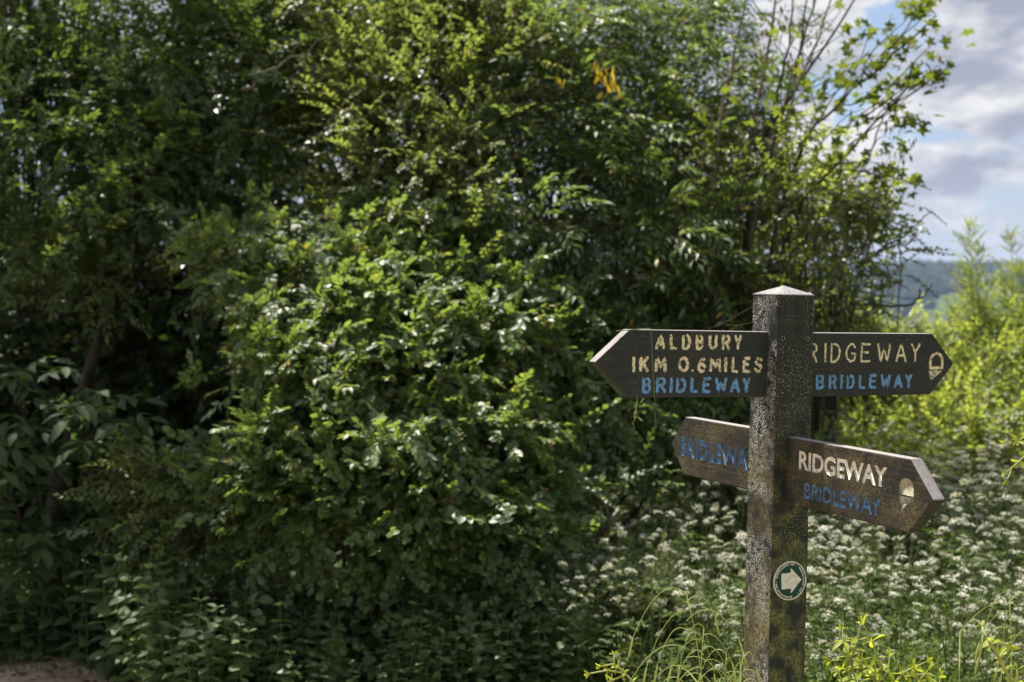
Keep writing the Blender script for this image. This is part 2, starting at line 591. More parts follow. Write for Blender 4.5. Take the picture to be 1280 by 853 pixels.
def height(X, Y):
    r = np.hypot(X, Y)
    near = .02 * np.sin(X * 1.7 + .4) * np.cos(Y * 1.3) + .012 * np.sin(X * 4.1) * np.sin(Y * 3.7 + 1)
    z = near * (1 - sstep(20, 60, r))
    f = sstep(-.2, .35, Y / np.maximum(r, 1))                       # the valley lies ahead; the ridge runs on behind
    z = z - 62 * sstep(16, 520, r) * f
    ridge = 105 + 9 * np.sin(X / 330. + .6) + 5 * np.sin(X / 140. + 2) + 4 * np.sin(Y / 260.)
    z = z + f * sstep(1500, 3000, r) * ridge + 3 * f * np.sin(X / 90.) * np.sin(Y / 120.) * sstep(200, 700, r)
    z = z - f * 40 * sstep(3400, 6500, r)
    return z


def ground_mat():
    m, N, L = new_mat('ground_soil_and_fields')
    o = N('ShaderNodeOutputMaterial'); b = N('ShaderNodeBsdfPrincipled')
    b.inputs['Roughness'].default_value = .95; b.inputs['Specular IOR Level'].default_value = .1
    tcn = N('ShaderNodeTexCoord')
    n = N('ShaderNodeTexNoise'); n.inputs['Scale'].default_value = 9; n.inputs['Detail'].default_value = 9
    L(tcn.outputs['Object'], n.inputs['Vector'])
    r1 = ramp(N, [(.32, G(.035, .032, .018)), (.5, G(.055, .062, .026)), (.62, G(.070, .085, .030)), (.8, G(.10, .09, .05))])
    L(n.outputs['Fac'], r1.inputs['Fac'])
    v = N('ShaderNodeTexVoronoi'); v.inputs['Scale'].default_value = .0042
    L(tcn.outputs['Object'], v.inputs['Vector'])
    sep = N('ShaderNodeSeparateColor'); L(v.outputs['Color'], sep.inputs['Color'])
    r2 = ramp(N, [(0, G(.035, .055, .02)), (.35, G(.06, .085, .03)), (.6, G(.045, .07, .025)), (.8, G(.09, .09, .045)), (1, G(.04, .062, .022))])
    r2.color_ramp.interpolation = 'CONSTANT'
    L(sep.outputs['Red'], r2.inputs['Fac'])
    ln = N('ShaderNodeVectorMath'); ln.operation = 'LENGTH'
    L(tcn.outputs['Object'], ln.inputs[0])
    mr = N('ShaderNodeMapRange'); mr.inputs['From Min'].default_value = 25; mr.inputs['From Max'].default_value = 90
    L(ln.outputs['Value'], mr.inputs['Value'])
    mxx = N('ShaderNodeMixRGB'); L(mr.outputs['Result'], mxx.inputs['Fac'])
    L(r1.outputs['Color'], mxx.inputs['Color1']); L(r2.outputs['Color'], mxx.inputs['Color2'])
    L(mxx.outputs['Color'], b.inputs['Base Color'])
    bp = N('ShaderNodeBump'); bp.inputs['Strength'].default_value = .5; bp.inputs['Distance'].default_value = .02
    L(n.outputs['Fac'], bp.inputs['Height']); L(bp.outputs['Normal'], b.inputs['Normal'])
    L(b.outputs['BSDF'], o.inputs['Surface'])
    return m


V, F = terrain()
tag(obj('ground', mesh_np('ground', V, F, ground_mat(), True)), kind='structure')

# path of bare chalky dirt at the lower left
def path():
    m = noise_mat('path_dirt', [(.30, G(.22, .15, .095)), (.5, G(.34, .255, .175)), (.62, G(.42, .335, .24)), (.75, G(.50, .43, .34))], 11, 10, .95, .5, 60)
    xs = np.linspace(-14, 9, 140)
    V, F = [], []
    rows = 40
    for x in xs:
        far = 6.28 + .10 * math.sin(x * 3.1) + .05 * math.sin(x * 9) - .78 * sstep(-1.98, -1.4, np.array(x)) - 2.4 * sstep(-.9, .9, np.array(x))
        near = -2.6 + .2 * math.sin(x * 1.3)  # unseen near part, widened to bounce light onto the bush fronts
        for t in np.linspace(0, 1, rows):
            y = near + (far - near) * t
            z = float(height(np.array([x]), np.array([y]))[0]) + .012 - .02 * (t > .999) - .02 * (t < .001) + .006 * math.sin(13 * x + 5 * y) * math.sin(9 * y)
            V.append((x, y, z))
    for i in range(len(xs) - 1):
        for j in range(rows - 1):
            a = i * rows + j
            F += [(a, a + rows, a + rows + 1), (a, a + rows + 1, a + 1)]
    return tag(obj('path', mesh_np('path', np.array(V), np.array(F), m, True)), kind='structure')
path()

# wooded crest of the far hills
def far_wood():
    m = leaf_mat('far_wood', [(0, G(.012, .022, .012)), (1, G(.026, .040, .019))], G(.08, .12, .03), .2, .9, .1)
    ico = bmesh.new(); bmesh.ops.create_icosphere(ico, subdivisions=1, radius=1.0)
    iv = np.array([v.co[:] for v in ico.verts]); jf = np.array([[v.index for v in f.verts] for f in ico.faces]); ico.free()
    n = 9000
    a = rng.uniform(-.30, .75, n); r = rng.uniform(1700, 3450, n)
    X = r * np.sin(a); Y = r * np.cos(a)
    keep = (np.sin(X / 170. + 1.3 * np.sin(Y / 210.)) + .8 * np.sin(Y / 150. + X / 400.) + 2.6 * sstep(2150, 2600, r)) > .45
    X, Y = X[keep], Y[keep]
    Z = height(X, Y)
    s = rng.uniform(9, 17, len(X))
    var = [(iv * rng.uniform(.75, 1.2, iv.shape), jf) for _ in range(5)]
    pos = np.stack([X, Y, Z + s * .35], -1)
    V, F = scatter(var, pos, rng.normal(size=(len(X), 3)) * [1, 1, .1], np.tile([0, 0, 1.], (len(X), 1)), s)
    tag(obj('distant_wood', mesh_np('distant_wood', V, F, m, True)), label='far off blue wooded hillside beyond the valley', cat='wood', kind='stuff')
far_wood()

# ------------------------------------------------------------------ signpost
def wood_mat(name, base, dark, speck, speck_amt=.5, patch=None, patch_amt=.5, grain=(1, 1, .06), sscale=230, pscale=9, low=None, rough=.85, bump=.35, fine=None):
    """weathered wood: grain along one axis, lichen specks and patches"""
    m, N, L = new_mat(name)
    o = N('ShaderNodeOutputMaterial'); b = N('ShaderNodeBsdfPrincipled')
    b.inputs['Roughness'].default_value = rough; b.inputs['Specular IOR Level'].default_value = .25
    tcn = N('ShaderNodeTexCoord')
    mg = N('ShaderNodeMapping'); mg.inputs['Scale'].default_value = grain
    L(tcn.outputs['Object'], mg.inputs['Vector'])
    ng = N('ShaderNodeTexNoise'); ng.inputs['Scale'].default_value = 160; ng.inputs['Detail'].default_value = 6; ng.inputs['Roughness'].default_value = .65
    L(mg.outputs['Vector'], ng.inputs['Vector'])
    rg = ramp(N, [(.30, dark), (.70, base)]); L(ng.outputs['Fac'], rg.inputs['Fac'])
    col = rg.outputs['Color']
    def over(col, fac, c):
        x = N('ShaderNodeMixRGB'); L(fac, x.inputs['Fac']); L(col, x.inputs['Color1']); x.inputs['Color2'].default_value = (*c, 1)
        return x.outputs['Color']
    def mask(scale, lo, hi, det=5, mapn=None):
        n = N('ShaderNodeTexNoise'); n.inputs['Scale'].default_value = scale; n.inputs['Detail'].default_value = det
        L((mapn or tcn.outputs['Object']), n.inputs['Vector'])
        r = N('ShaderNodeMapRange'); r.inputs['From Min'].default_value = lo; r.inputs['From Max'].default_value = hi
        L(n.outputs['Fac'], r.inputs['Value'])
        return r.outputs['Result']
    def mul(a, b_):
        x = N('ShaderNodeMath'); x.operation = 'MULTIPLY'; L(a, x.inputs[0])
        if isinstance(b_, float): x.inputs[1].default_value = b_
        else: L(b_, x.inputs[1])
        return x.outputs[0]
    if patch:
        pm = mul(mask(pscale, .42, .66), patch_amt)
        if low:      # growth that gets denser towards the foot of the post
            sp = N('ShaderNodeSeparateXYZ'); L(tcn.outputs['Object'], sp.inputs['Vector'])
            r = N('ShaderNodeMapRange'); r.inputs['From Min'].default_value = low[0]; r.inputs['From Max'].default_value = low[1]
            L(sp.outputs['Z'], r.inputs['Value']); pm = mul(pm, r.outputs['Result'])
        pm = mul(pm, mask(120, .3, .6))
        col = over(col, pm, patch)
    if fine:
        col = over(col, mul(mask(330, .47, .60, 3), .8), fine)
    sm = mask(sscale, .66 - .22 * speck_amt, .70 - .22 * speck_amt, 3)
    sm = mul(mul(sm, mask(11, .40, .58)), mask(60, .36, .54))
    col = over(col, sm, speck)
    L(col, b.inputs['Base Color'])
    bp = N('ShaderNodeBump'); bp.inputs['Strength'].default_value = bump; bp.inputs['Distance'].default_value = .002
    ad = N('ShaderNodeMath'); ad.operation = 'ADD'; L(ng.outputs['Fac'], ad.inputs[0]); L(sm, ad.inputs[1])
    L(ad.outputs[0], bp.inputs['Height']); L(bp.outputs['Normal'], b.inputs['Normal'])
    L(b.outputs['BSDF'], o.inputs['Surface'])
    return m


def paint_mat(name, c, worn, amt=.5):
    m, N, L = new_mat(name)
    o = N('ShaderNodeOutputMaterial'); b = N('ShaderNodeBsdfPrincipled')
    b.inputs['Roughness'].default_value = .75; b.inputs['Specular IOR Level'].default_value = .2
    tcn = N('ShaderNodeTexCoord')
    n = N('ShaderNodeTexNoise'); n.inputs['Scale'].default_value = 130; n.inputs['Detail'].default_value = 6
    n.inputs['Roughness'].default_value = .7
    L(tcn.outputs['Object'], n.inputs['Vector'])
    lo = .60 - amt * .26
    r = ramp(N, [(lo, worn), (lo + .06, tuple(x * .75 for x in c)), (lo + .16, c)])
    L(n.outputs['Fac'], r.inputs['Fac']); L(r.outputs['Color'], b.inputs['Base Color'])
    L(b.outputs['BSDF'], o.inputs['Surface'])
    return m


W_black = wood_mat('black_stained_wood', G(.036, .042, .037), G(.022, .026, .023), G(.22, .21, .15), .10, G(.05, .055, .03), .4, (.05, 1, 1), 260, 14)
W_edge = wood_mat('pale_grey_edge', G(.34, .31, .31), G(.22, .20, .20), G(.10, .09, .08), .2, G(.16, .15, .11), .5, (.06, 1, 1), 200, 20)  # paler grey tone for board edges that face upwards
W_edge_dark = wood_mat('dark_green_edge', G(.030, .034, .020), G(.016, .017, .012), G(.08, .09, .04), .2, G(.05, .075, .02), .8, (.06, 1, 1), 200, 20)  # dark green tone for the remaining board edges
W_brown = wood_mat('weathered_brown_wood', G(.046, .040, .030), G(.012, .011, .009), G(.20, .185, .13), .30, G(.15, .12, .048), .80, (.07, 1, 1), 320, 13, bump=.6, fine=G(.020, .018, .014))
W_lichen = wood_mat('lichen_covered_wood', G(.026, .026, .024), G(.007, .0075, .007), G(.50, .50, .45), .70, G(.24, .205, .075), .95, (1, 1, .08), 300, 9, (1.45, 1.08), bump=.6)
W_algae = wood_mat('algae_stained_wood', G(.036, .042, .032), G(.011, .014, .010), G(.26, .27, .19), .34, G(.155, .185, .045), 1.0, (1, 1, .05), 240, 22, (1.46, 1.02), bump=.6)
W_cap = wood_mat('grey_lichen_cap', G(.30, .28, .29), G(.19, .18, .18), G(.45, .44, .42), .5, G(.12, .11, .10), .6, (1, 1, 1), 240, 30)
P_cream = paint_mat('cream_paint', G(.74, .69, .42), G(.15, .14, .08), .80)
P_white = paint_mat('white_paint', G(.72, .70, .60), G(.30, .28, .20), 1.0)
P_blue = paint_mat('blue_paint', G(.17, .37, .62), G(.12, .22, .24), .75)
P_blue2 = paint_mat('faded_blue_paint', G(.11, .24, .42), G(.06, .085, .085), .80)

P_lichen = paint_mat('lichened_paint', G(.40, .38, .28), G(.22, .20, .13), .7)
P_blue3 = paint_mat('dull_blue_paint', G(.085, .18, .31), G(.06, .09, .11), .85)

GL = {
 'A': [[(0, 0), (.5, 1), (1, 0)], [(.2, .32), (.8, .32)]],
 'L': [[(0, 1), (0, 0), (1, 0)]],
 'D': [[(0, 0), (0, 1), (.45, 1), (.8, .85), (1, .5), (.8, .15), (.45, 0), (0, 0)]],
 'B': [[(0, 0), (0, 1), (.6, 1), (.9, .88), (.9, .66), (.6, .53), (0, .53)], [(.6, .53), (.95, .4), (1, .2), (.7, 0), (0, 0)]],
 'U': [[(0, 1), (0, .3), (.2, .05), (.5, 0), (.8, .05), (1, .3), (1, 1)]],
 'R': [[(0, 0), (0, 1), (.65, 1), (.95, .86), (.95, .64), (.65, .5), (0, .5)], [(.55, .5), (1, 0)]],
 'Y': [[(0, 1), (.5, .48), (1, 1)], [(.5, .48), (.5, 0)]],
 '1': [[(.5, 0), (.5, 1)]], 'I': [[(.5, 0), (.5, 1)]],
 'K': [[(0, 0), (0, 1)], [(1, 1), (0, .42)], [(.3, .58), (1, 0)]],
 'M': [[(0, 0), (.08, 1), (.5, .3), (.92, 1), (1, 0)]],
 '0': [[(.5, 1), (.12, .85), (0, .5), (.12, .15), (.5, 0), (.88, .15), (1, .5), (.88, .85), (.5, 1)]],
 '.': [[(.3, .02), (.7, .06)]],
 '6': [[(.85, .95), (.4, .85), (.08, .5), (.05, .2), (.4, 0), (.8, .05), (1, .3), (.75, .52), (.3, .5), (.08, .3)]],
 'E': [[(1, 1), (0, 1), (0, 0), (1, 0)], [(0, .52), (.8, .52)]],
 'S': [[(.95, .85), (.6, 1), (.2, .95), (.05, .75), (.25, .55), (.75, .45), (.97, .25), (.75, .03), (.35, 0), (.03, .15)]],
 'W': [[(0, 1), (.22, 0), (.5, .75), (.78, 0), (1, 1)]],
 'G': [[(1, .8), (.75, .98), (.45, 1), (.12, .8), (0, .5), (.12, .18), (.45, 0), (.8, .04), (1, .25), (1, .45), (.6, .45)]],
}


def resample(P, step):
    P = np.asarray(P, float)
    o = [P[0]]
    for a, b in zip(P[:-1], P[1:]):
        k = max(1, int(np.linalg.norm(b - a) / step))
        for i in range(1, k + 1): o.append(a + (b - a) * i / k)
    return np.array(o)


def groove(P2, yf, r, wob):
    """a routed groove along a stroke on the board's front (plane y = yf)"""
    P = resample(P2, .0045)
    P = P + rng.normal(0, wob, P.shape)
    d0 = unit(P[0] - P[1]); d1 = unit(P[-1] - P[-2])
    P = np.vstack([P[0] + d0 * r * .55, P, P[-1] + d1 * r * .55])
    rad = r * rng.uniform(.86, 1.14, len(P)); rad[0] = r * .5; rad[-1] = r * .5
    P3 = np.stack([P[:, 0], np.full(len(P), yf - r * .42) + rng.normal(0, .00012, len(P)), P[:, 1]], -1)
    return tube(P3, rad, 7)


def cutter(name, VFs, mat):
    V, F = cat_(VFs)
    mat = mat.copy(); mat.name = name + '_paint'
    me = mesh_np(name, V, F, mat)
    bmx = bmesh.new(); bmx.from_mesh(me); bmesh.ops.remove_doubles(bmx, verts=bmx.verts, dist=1e-6); bmesh.ops.recalc_face_normals(bmx, faces=bmx.faces); bmx.to_mesh(me); bmx.free()
    return me


def glyph_line(text, cells, x0px, x1px, X0, X1, z0, h, yf, r, wob=.0005):
    out_ = []
    sc_x = (X1 - X0) / (x1px - x0px)
    for ch, (a, b) in zip(text, cells):
        xa = X0 + (a - x0px) * sc_x + r; xb = X0 + (b - x0px) * sc_x - r
        for st in GL[ch]:
            out_.append(groove([(xa + (xb - xa) * u, z0 + r + (h - 2 * r) * v) for u, v in st], yf, r, wob))
    return out_


def prism(poly, yf, depth):
    """cutter: a polygon in the board's plane pushed into the front"""
    poly = np.asarray(poly, float); n = len(poly)
    V = np.array([(x, yf - .003, z) for x, z in poly] + [(x, yf + depth, z) for x, z in poly])
    F = []
    for i in range(n):
        j = (i + 1) % n
        F += [(i, j, n + j), (i, n + j, n + i)]
    for i in range(1, n - 1):
        F += [(0, i + 1, i), (n, n + i, n + i + 1)]
    return V, np.array(F)


def font_cutter(body, X0, X1, z0, h, yf, depth, thick=.012):
    cu = bpy.data.curves.new('lettering', 'FONT')
    cu.body = body; cu.resolution_u = 3; cu.offset = thick; cu.extrude = .5
    o = bpy.data.objects.new('lettering', cu); C.objects.link(o)
    bpy.context.view_layer.update()
    me = bpy.data.meshes.new_from_object(o.evaluated_get(bpy.context.evaluated_depsgraph_get()))
    bpy.data.objects.remove(o); bpy.data.curves.remove(cu)
    co = np.array([v.co[:] for v in me.vertices])
    lo, hi = co.min(0), co.max(0)
    me.calc_loop_triangles()
    F = np.array([t.vertices[:] for t in me.loop_triangles])
    bpy.data.meshes.remove(me)
    V = np.empty_like(co)
    V[:, 0] = X0 + (co[:, 0] - lo[0]) / (hi[0] - lo[0]) * (X1 - X0)
    V[:, 2] = z0 + (co[:, 1] - lo[1]) / (hi[1] - lo[1]) * h
    V[:, 1] = np.where(co[:, 2] > 0, yf - .003, yf + depth)
    return V, F


def board_mesh(Ls, Lt, h, t, sgn, chips, mats):
    """pointed board: runs from the post (x=0) to its tip at sgn*Lt. The long edges are eased."""
    bm = bmesh.new()
    hz = h / 2
    pts = [(-.02, -hz), (Ls, -hz + chips[0]), (Lt, chips[1]), (Ls + chips[2], hz), (-.02, hz)]
    pts = [(sgn * x, z) for x, z in pts]
    f = [bm.verts.new((x, -t / 2, z)) for x, z in pts]
    bm.faces.new(f)
    r = bmesh.ops.extrude_face_region(bm, geom=bm.faces[:])
    for v in [e for e in r['geom'] if isinstance(e, bmesh.types.BMVert)]: v.co.y = t / 2
    bmesh.ops.recalc_face_normals(bm, faces=bm.faces)
    bmesh.ops.bevel(bm, geom=bm.edges[:], offset=.0030, segments=2, profile=.6, affect='EDGES')
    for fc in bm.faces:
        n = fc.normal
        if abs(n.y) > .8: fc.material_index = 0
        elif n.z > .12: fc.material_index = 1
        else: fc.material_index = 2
    me = bpy.data.meshes.new('finger_board')
    bm.to_mesh(me); bm.free()
    for m in mats: me.materials.append(m)
    return me


def carve(me, cuts):
    cuts = [c for c in cuts if c is not None]
    """cut the letters into the board; returns the board mesh, and one mesh per cut paint"""
    ob = bpy.data.objects.new('finger_board', me); C.objects.link(ob)
    tmp = []
    for cme in cuts:
        co = bpy.data.objects.new('lettering', cme); C.objects.link(co); tmp.append(co)
        md = ob.modifiers.new('b', 'BOOLEAN'); md.operation = 'DIFFERENCE'; md.object = co; md.solver = 'EXACT'
        md.use_self = True
        md.material_mode = 'TRANSFER'
    bpy.context.view_layer.update()
    res = bpy.data.meshes.new_from_object(ob.evaluated_get(bpy.context.evaluated_depsgraph_get()))
    bpy.data.objects.remove(ob)
    mats = list(res.materials)
    outm = []
    paints = [c.materials[0] for c in cuts]
    names = [c.name.split('.')[0] for c in cuts]
    for c in tmp: bpy.data.objects.remove(c)
    def sub(keep):
        bm = bmesh.new(); bm.from_mesh(res)
        bmesh.ops.delete(bm, geom=[f for f in bm.faces if not keep(mats[f.material_index])], context='FACES')
        m2 = bpy.data.meshes.new('part'); bm.to_mesh(m2); bm.free()
        for m in mats: m2.materials.append(m)
        return m2
    body = sub(lambda m: m not in paints)
    for p, nm in zip(paints, names):
        outm.append((sub(lambda m: m == p), nm))
    return body, outm


def signpost():
    yaw, lx, w, ztop = .4275, .0200, .100, 1.612
    Rv = Vector((math.cos(yaw), math.sin(yaw), 0)); Lv = Vector((-Rv.y, Rv.x, 0))
    Ff = Vector((.594 + lx * (0 - 1.2), 3.22, 0))
    base = Ff + Rv * (w / 2) + Lv * (w / 2)
    root = empty('signpost', base)
    root.rotation_euler = (Matrix.Rotation(lx, 3, 'Y') @ Matrix.Rotation(yaw, 3, 'Z')).to_euler()
    tag(root, 'dark wooden four-armed signpost with pyramid top, speckled with lichen', 'signpost')
    # post: local x along the right face, y along the left face, centred
    bm = bmesh.new()
    h = w / 2
    zs = list(np.linspace(-.35, ztop, 24))
    rings = []
    for i, z in enumerate(zs):
        k = 1 + .0015 * math.sin(i * 1.7)
        rings.append([bm.verts.new((sx * h * k, sy * h * k, z)) for sx, sy in ((-1, -1), (1, -1), (1, 1), (-1, 1))])
    for a, b in zip(rings[:-1], rings[1:]):
        for k in range(4):
            fc = bm.faces.new((a[k], a[(k + 1) % 4], b[(k + 1) % 4], b[k]))
            fc.material_index = {0: 1, 1: 0, 2: 1, 3: 0}[k]
    bm.faces.new(rings[0][::-1])
    bm.faces.new(rings[-1])
    ve = [e for e in bm.edges if len(e.link_faces) == 2 and abs(e.verts[0].co.z - e.verts[1].co.z) > .01]
    bmesh.ops.bevel(bm, geom=ve, offset=.004, segments=2, profile=.6, affect='EDGES')
    post = bm_obj('post', bm, [W_lichen, W_algae], root)
    bm = bmesh.new()
    q = [bm.verts.new((sx * (h + .0006), sy * (h + .0006), ztop)) for sx, sy in ((-1, -1), (1, -1), (1, 1), (-1, 1))]
    q2 = [bm.verts.new((v.co.x, v.co.y, ztop + .0022)) for v in q]
    ap = bm.verts.new((0, 0, ztop + .0225))
    for k in range(4):
        bm.faces.new((q[k], q[(k + 1) % 4], q2[(k + 1) % 4], q2[k])); bm.faces.new((q2[k], q2[(k + 1) % 4], ap))
    bm.faces.new(q[::-1])
    bmesh.ops.bevel(bm, geom=[e for e in bm.edges if ap in e.verts], offset=.0015, segments=2, affect='EDGES')
    bm_obj('cap', bm, W_cap, post)
    dm = noise_mat('plug_hole', [(.4, G(.012, .011, .010)), (.6, G(.03, .027, .022))], 200, 3, .9, .2)
    rm = noise_mat('plug_ring', [(.4, G(.10, .10, .075)), (.65, G(.24, .23, .17))], 300, 3, .9, .2)
    for u, z in ((.016, 1.514), (.084, 1.513), (.014, 1.418), (.083, 1.416)):
        bm = bmesh.new()
        n = 14
        rings = []
        for rr, yy in ((.0058, 0.0), (.0054, -.0012), (.0040, -.0012), (.0034, .0004)):
            rings.append([bm.verts.new((math.cos(a) * rr, yy, math.sin(a) * rr)) for a in np.arange(n) * 2 * math.pi / n])
        for a, b in zip(rings[:-1], rings[1:]):
            for k in range(n): bm.faces.new((a[k], a[(k + 1) % n], b[(k + 1) % n], b[k]))
        fc = bm.faces.new(rings[-1]); fc.material_index = 1
        bmesh.ops.recalc_face_normals(bm, faces=bm.faces)
        o = bm_obj('screw_plug', bm, [rm, dm], post)
        o.location = (u - h, -h - .0006, z)
    # boards
    t = .030
    yf = -t / 2
    lat = h - .035 - t / 2 - 0.0      # board centre offset from the post axis
    frames = []
    # ---- upper left: ALDBURY
    X = lambda l: -l
    c1 = glyph_line('ALDBURY', [(455, 525), (550, 607), (632, 698), (725, 785), (812, 878), (903, 968), (985, 1050)], 455, 1050, X(.2977), X(.0692), .0303, .0375, yf, .0044)
    cells = [(295, 325), (345, 410), (445, 530), (600, 680), (690, 716), (728, 798), (812, 900), (915, 945), (965, 1022), (1043, 1105), (1122, 1192)]
    c3 = glyph_line('1KM', cells[:3], 293, 1195, X(.3562), X(.0099), -.0205, .0385, yf, .0046, .0006)
    c4 = glyph_line('0.6MILES', cells[3:], 293, 1195, X(.3562), X(.0099), -.0205, .0385, yf, .0046, .0006)
    c2 = glyph_line('BRIDLEWAY', [(365, 432), (458, 528), (546, 574), (592, 665), (687, 745), (768, 835), (855, 945), (960, 1035), (1045, 1110)], 365, 1110, X(.3285), X(.0425), -.0665, .0380, yf, .0045)
    def nut(x0, x1, z0, z1, n=12):
        P = [(x0, z0), (x1, z0)]
        cx, rx = (x0 + x1) / 2, (x1 - x0) / 2
        zt = z0 + (z1 - z0) * .40
        for a in np.linspace(0, math.pi, n): P.append((cx + rx * math.cos(a), zt + (z1 - zt) * math.sin(a) ** .85))
        return P
    frames.append((-1, .3647, .4458, .1493, (0, .003, -.002), [cutter('lettering', c1, P_cream), cutter('lettering', c3, P_cream), cutter('lettering', c4, P_cream), cutter('lettering', c2, P_blue)],
                   (-h, 1.4528, 0), 0.0075, [W_black, W_edge, W_edge_dark], 'upper left black arm lettered ALDBURY in cream and BRIDLEWAY in blue'))
    # ---- upper right: RIDGEWAY with outlined acorn
    c1 = glyph_line('RIDGEWAY', [(-12, 80), (128, 154), (180, 268), (303, 398), (430, 520), (570, 692), (728, 828), (858, 945)], -10, 945, .0094, .3417, .0040, .0480, yf, .0034)
    loop = nut(.3735, .4105, -.0095, .0265, 9); loop = loop[1:] + loop[:2]
    c3 = [groove(loop, yf, .0048, .0003)]
    c3.append(prism([(.3675, -.0155), (.3760, -.0375), (.3815, -.0362), (.4090, -.0185), (.4092, -.0155)], yf, .0026))
    c2 = glyph_line('BRIDLEWAY', [(62, 138), (168, 240), (262, 292), (315, 388), (415, 480), (502, 575), (600, 692), (712, 795), (808, 878)], 62, 878, .0357, .3205, -.0590, .0375, yf, .0045)
    frames.append((1, .376, .4458, .1491, (.001, 0, .002), [cutter('lettering', c1, P_cream), cutter('acorn_emblem', c3, P_cream), cutter('lettering', c2, P_blue)],
                   (h, 1.4514, 0), 0.001, [W_black, W_edge, W_edge_dark], 'upper right black arm lettered RIDGEWAY with outlined acorn emblem'))
    # ---- lower right: RIDGEWAY with filled acorn
    c1 = [font_cutter('RIDGEWAY', .0470, .3500, .0060, .0425, yf, .0024, .028)]
    c3 = [prism(nut(.3890, .4325, .0000, .0345), yf, .0022)]
    c3.append(prism([(.3860, -.0035), (.3865, -.0065), (.3985, -.0215), (.3950, -.0345), (.4000, -.0355), (.4075, -.0225), (.4330, -.0085), (.4340, -.0035)], yf, .0022))
    c2 = [font_cutter('BRIDLEWAY', .0700, .3330, -.0560, .0355, yf, .0024)]
    frames.append((1, .421, .4919, .1489, (-.001, .001, 0), [cutter('lettering', c1, P_white), cutter('acorn_emblem', c3, P_lichen), cutter('lettering', c2, P_blue2)],
                   (0, 1.21475, -h), -0.005, [W_brown, W_edge, W_edge_dark], 'lower right brown arm lettered RIDGEWAY with solid acorn emblem'))
    # ---- lower left: BRIDLEWAY
    c2 = [font_cutter('BRIDLEWAY', X(.3680), X(.0180), -.0265, .0505, yf, .0034, .036)]
    frames.append((-1, .3434, .4090, .1493, (.002, 0, -.001), [cutter('lettering', c2, P_blue3)],
                   (0, 1.22065, h), 0.0, [W_brown, W_edge, W_edge_dark], 'lower left brown arm lettered BRIDLEWAY only, partly behind the post'))
    for k, (sgn, Ls, Lt, hh, chips, cuts, org, roll, mats, lab) in enumerate(frames):
        body, paints = carve(board_mesh(Ls, Lt, hh, t, sgn, chips, mats), cuts)
        body.name = 'finger_board'
        b = obj('finger_board', body, root)
        b['label'] = lab
        if k < 2:   # runs along local x
            b.location = (org[0], -h + .035 + t / 2, org[1])
            b.rotation_euler = (0, -roll * sgn, 0)
        else:       # runs along local y: text x axis is -y, front faces -x
            b.location = (-h + .035 + t / 2, org[2], org[1])
            b.rotation_euler = (Matrix.Rotation(-math.pi / 2, 3, 'Z') @ Matrix.Rotation(-roll * sgn, 3, 'Y')).to_euler()
        for pm in paints:
            pm[0].name = pm[1]
            obj(pm[1], pm[0], b)
    # waymark disc on the right face
    rim = paint_mat('disc_rim', G(.60, .61, .50), G(.36, .37, .27), .8)
    grn = paint_mat('disc_green', G(.008, .075, .045), G(.016, .055, .034), .3)
    crm = paint_mat('disc_cream', G(.66, .67, .56), G(.50, .50, .40), .9)
    def disc(r, y0, y1, n=48, r_in=None):
        bm = bmesh.new()
        A = np.arange(n) * 2 * math.pi / n
        f = [bm.verts.new((math.cos(a) * r, y1, math.sin(a) * r)) for a in A]
        g = [bm.verts.new((math.cos(a) * r, y0, math.sin(a) * r)) for a in A]
        if r_in is None:
            bm.faces.new(f)
        else:
            i1 = [bm.verts.new((math.cos(a) * r_in, y1, math.sin(a) * r_in)) for a in A]
            i0 = [bm.verts.new((math.cos(a) * r_in, y0, math.sin(a) * r_in)) for a in A]
            for k in range(n):
                j = (k + 1) % n
                bm.faces.new((f[k], f[j], i1[j], i1[k])); bm.faces.new((i1[k], i1[j], i0[j], i0[k]))
        for k in range(n):
            j = (k + 1) % n
            bm.faces.new((g[k], g[j], f[j], f[k]))
        bmesh.ops.recalc_face_normals(bm, faces=bm.faces)
        return bm
    d = bm_obj('waymark_disc', disc(.0440, 0, -.0022), grn, root)
    d.location = (.0015, -h - .0003, .9580)
    d.rotation_euler = (0, R_(-2), 0)
    d['label'] = 'round green waymark disc with cream arrow'
    bm_obj('rim', disc(.0450, 0, -.0030, 48, .0417), rim, d)
    bm = bmesh.new()
    s = .045
    pts = [(-.525, -.40), (.05, -.40), (.05, -.65), (.70, 0), (.05, .65), (.05, .41), (-.525, .41)]
    f = [bm.verts.new((x * s, -.0029, z * s)) for x, z in pts]; g = [bm.verts.new((x * s, -.0020, z * s)) for x, z in pts]
    bm.faces.new(f)
    for k in range(len(f)): bm.faces.new((f[k], f[(k + 1) % len(f)], g[(k + 1) % len(f)], g[k]))
    bmesh.ops.recalc_face_normals(bm, faces=bm.faces)
    bm_obj('arrow', bm, crm, d)
    # the small worn ring lettering: each letter a few strokes too small to read
    bm = bmesh.new()
    r0, r1 = .79 * s, .872 * s
    def bar(a, b_, ra, rb, y=-.0027):
        vs = [bm.verts.new((math.cos(t_) * q, y, math.sin(t_) * q)) for t_, q in ((a, ra), (b_, ra), (b_, rb), (a, rb))]
        v2 = [bm.verts.new((v.co.x, -.0021, v.co.z)) for v in vs]
        bm.faces.new(vs)
        for k in range(4): bm.faces.new((vs[k], vs[(k + 1) % 4], v2[(k + 1) % 4], v2[k]))
    r_l = random.Random(3)
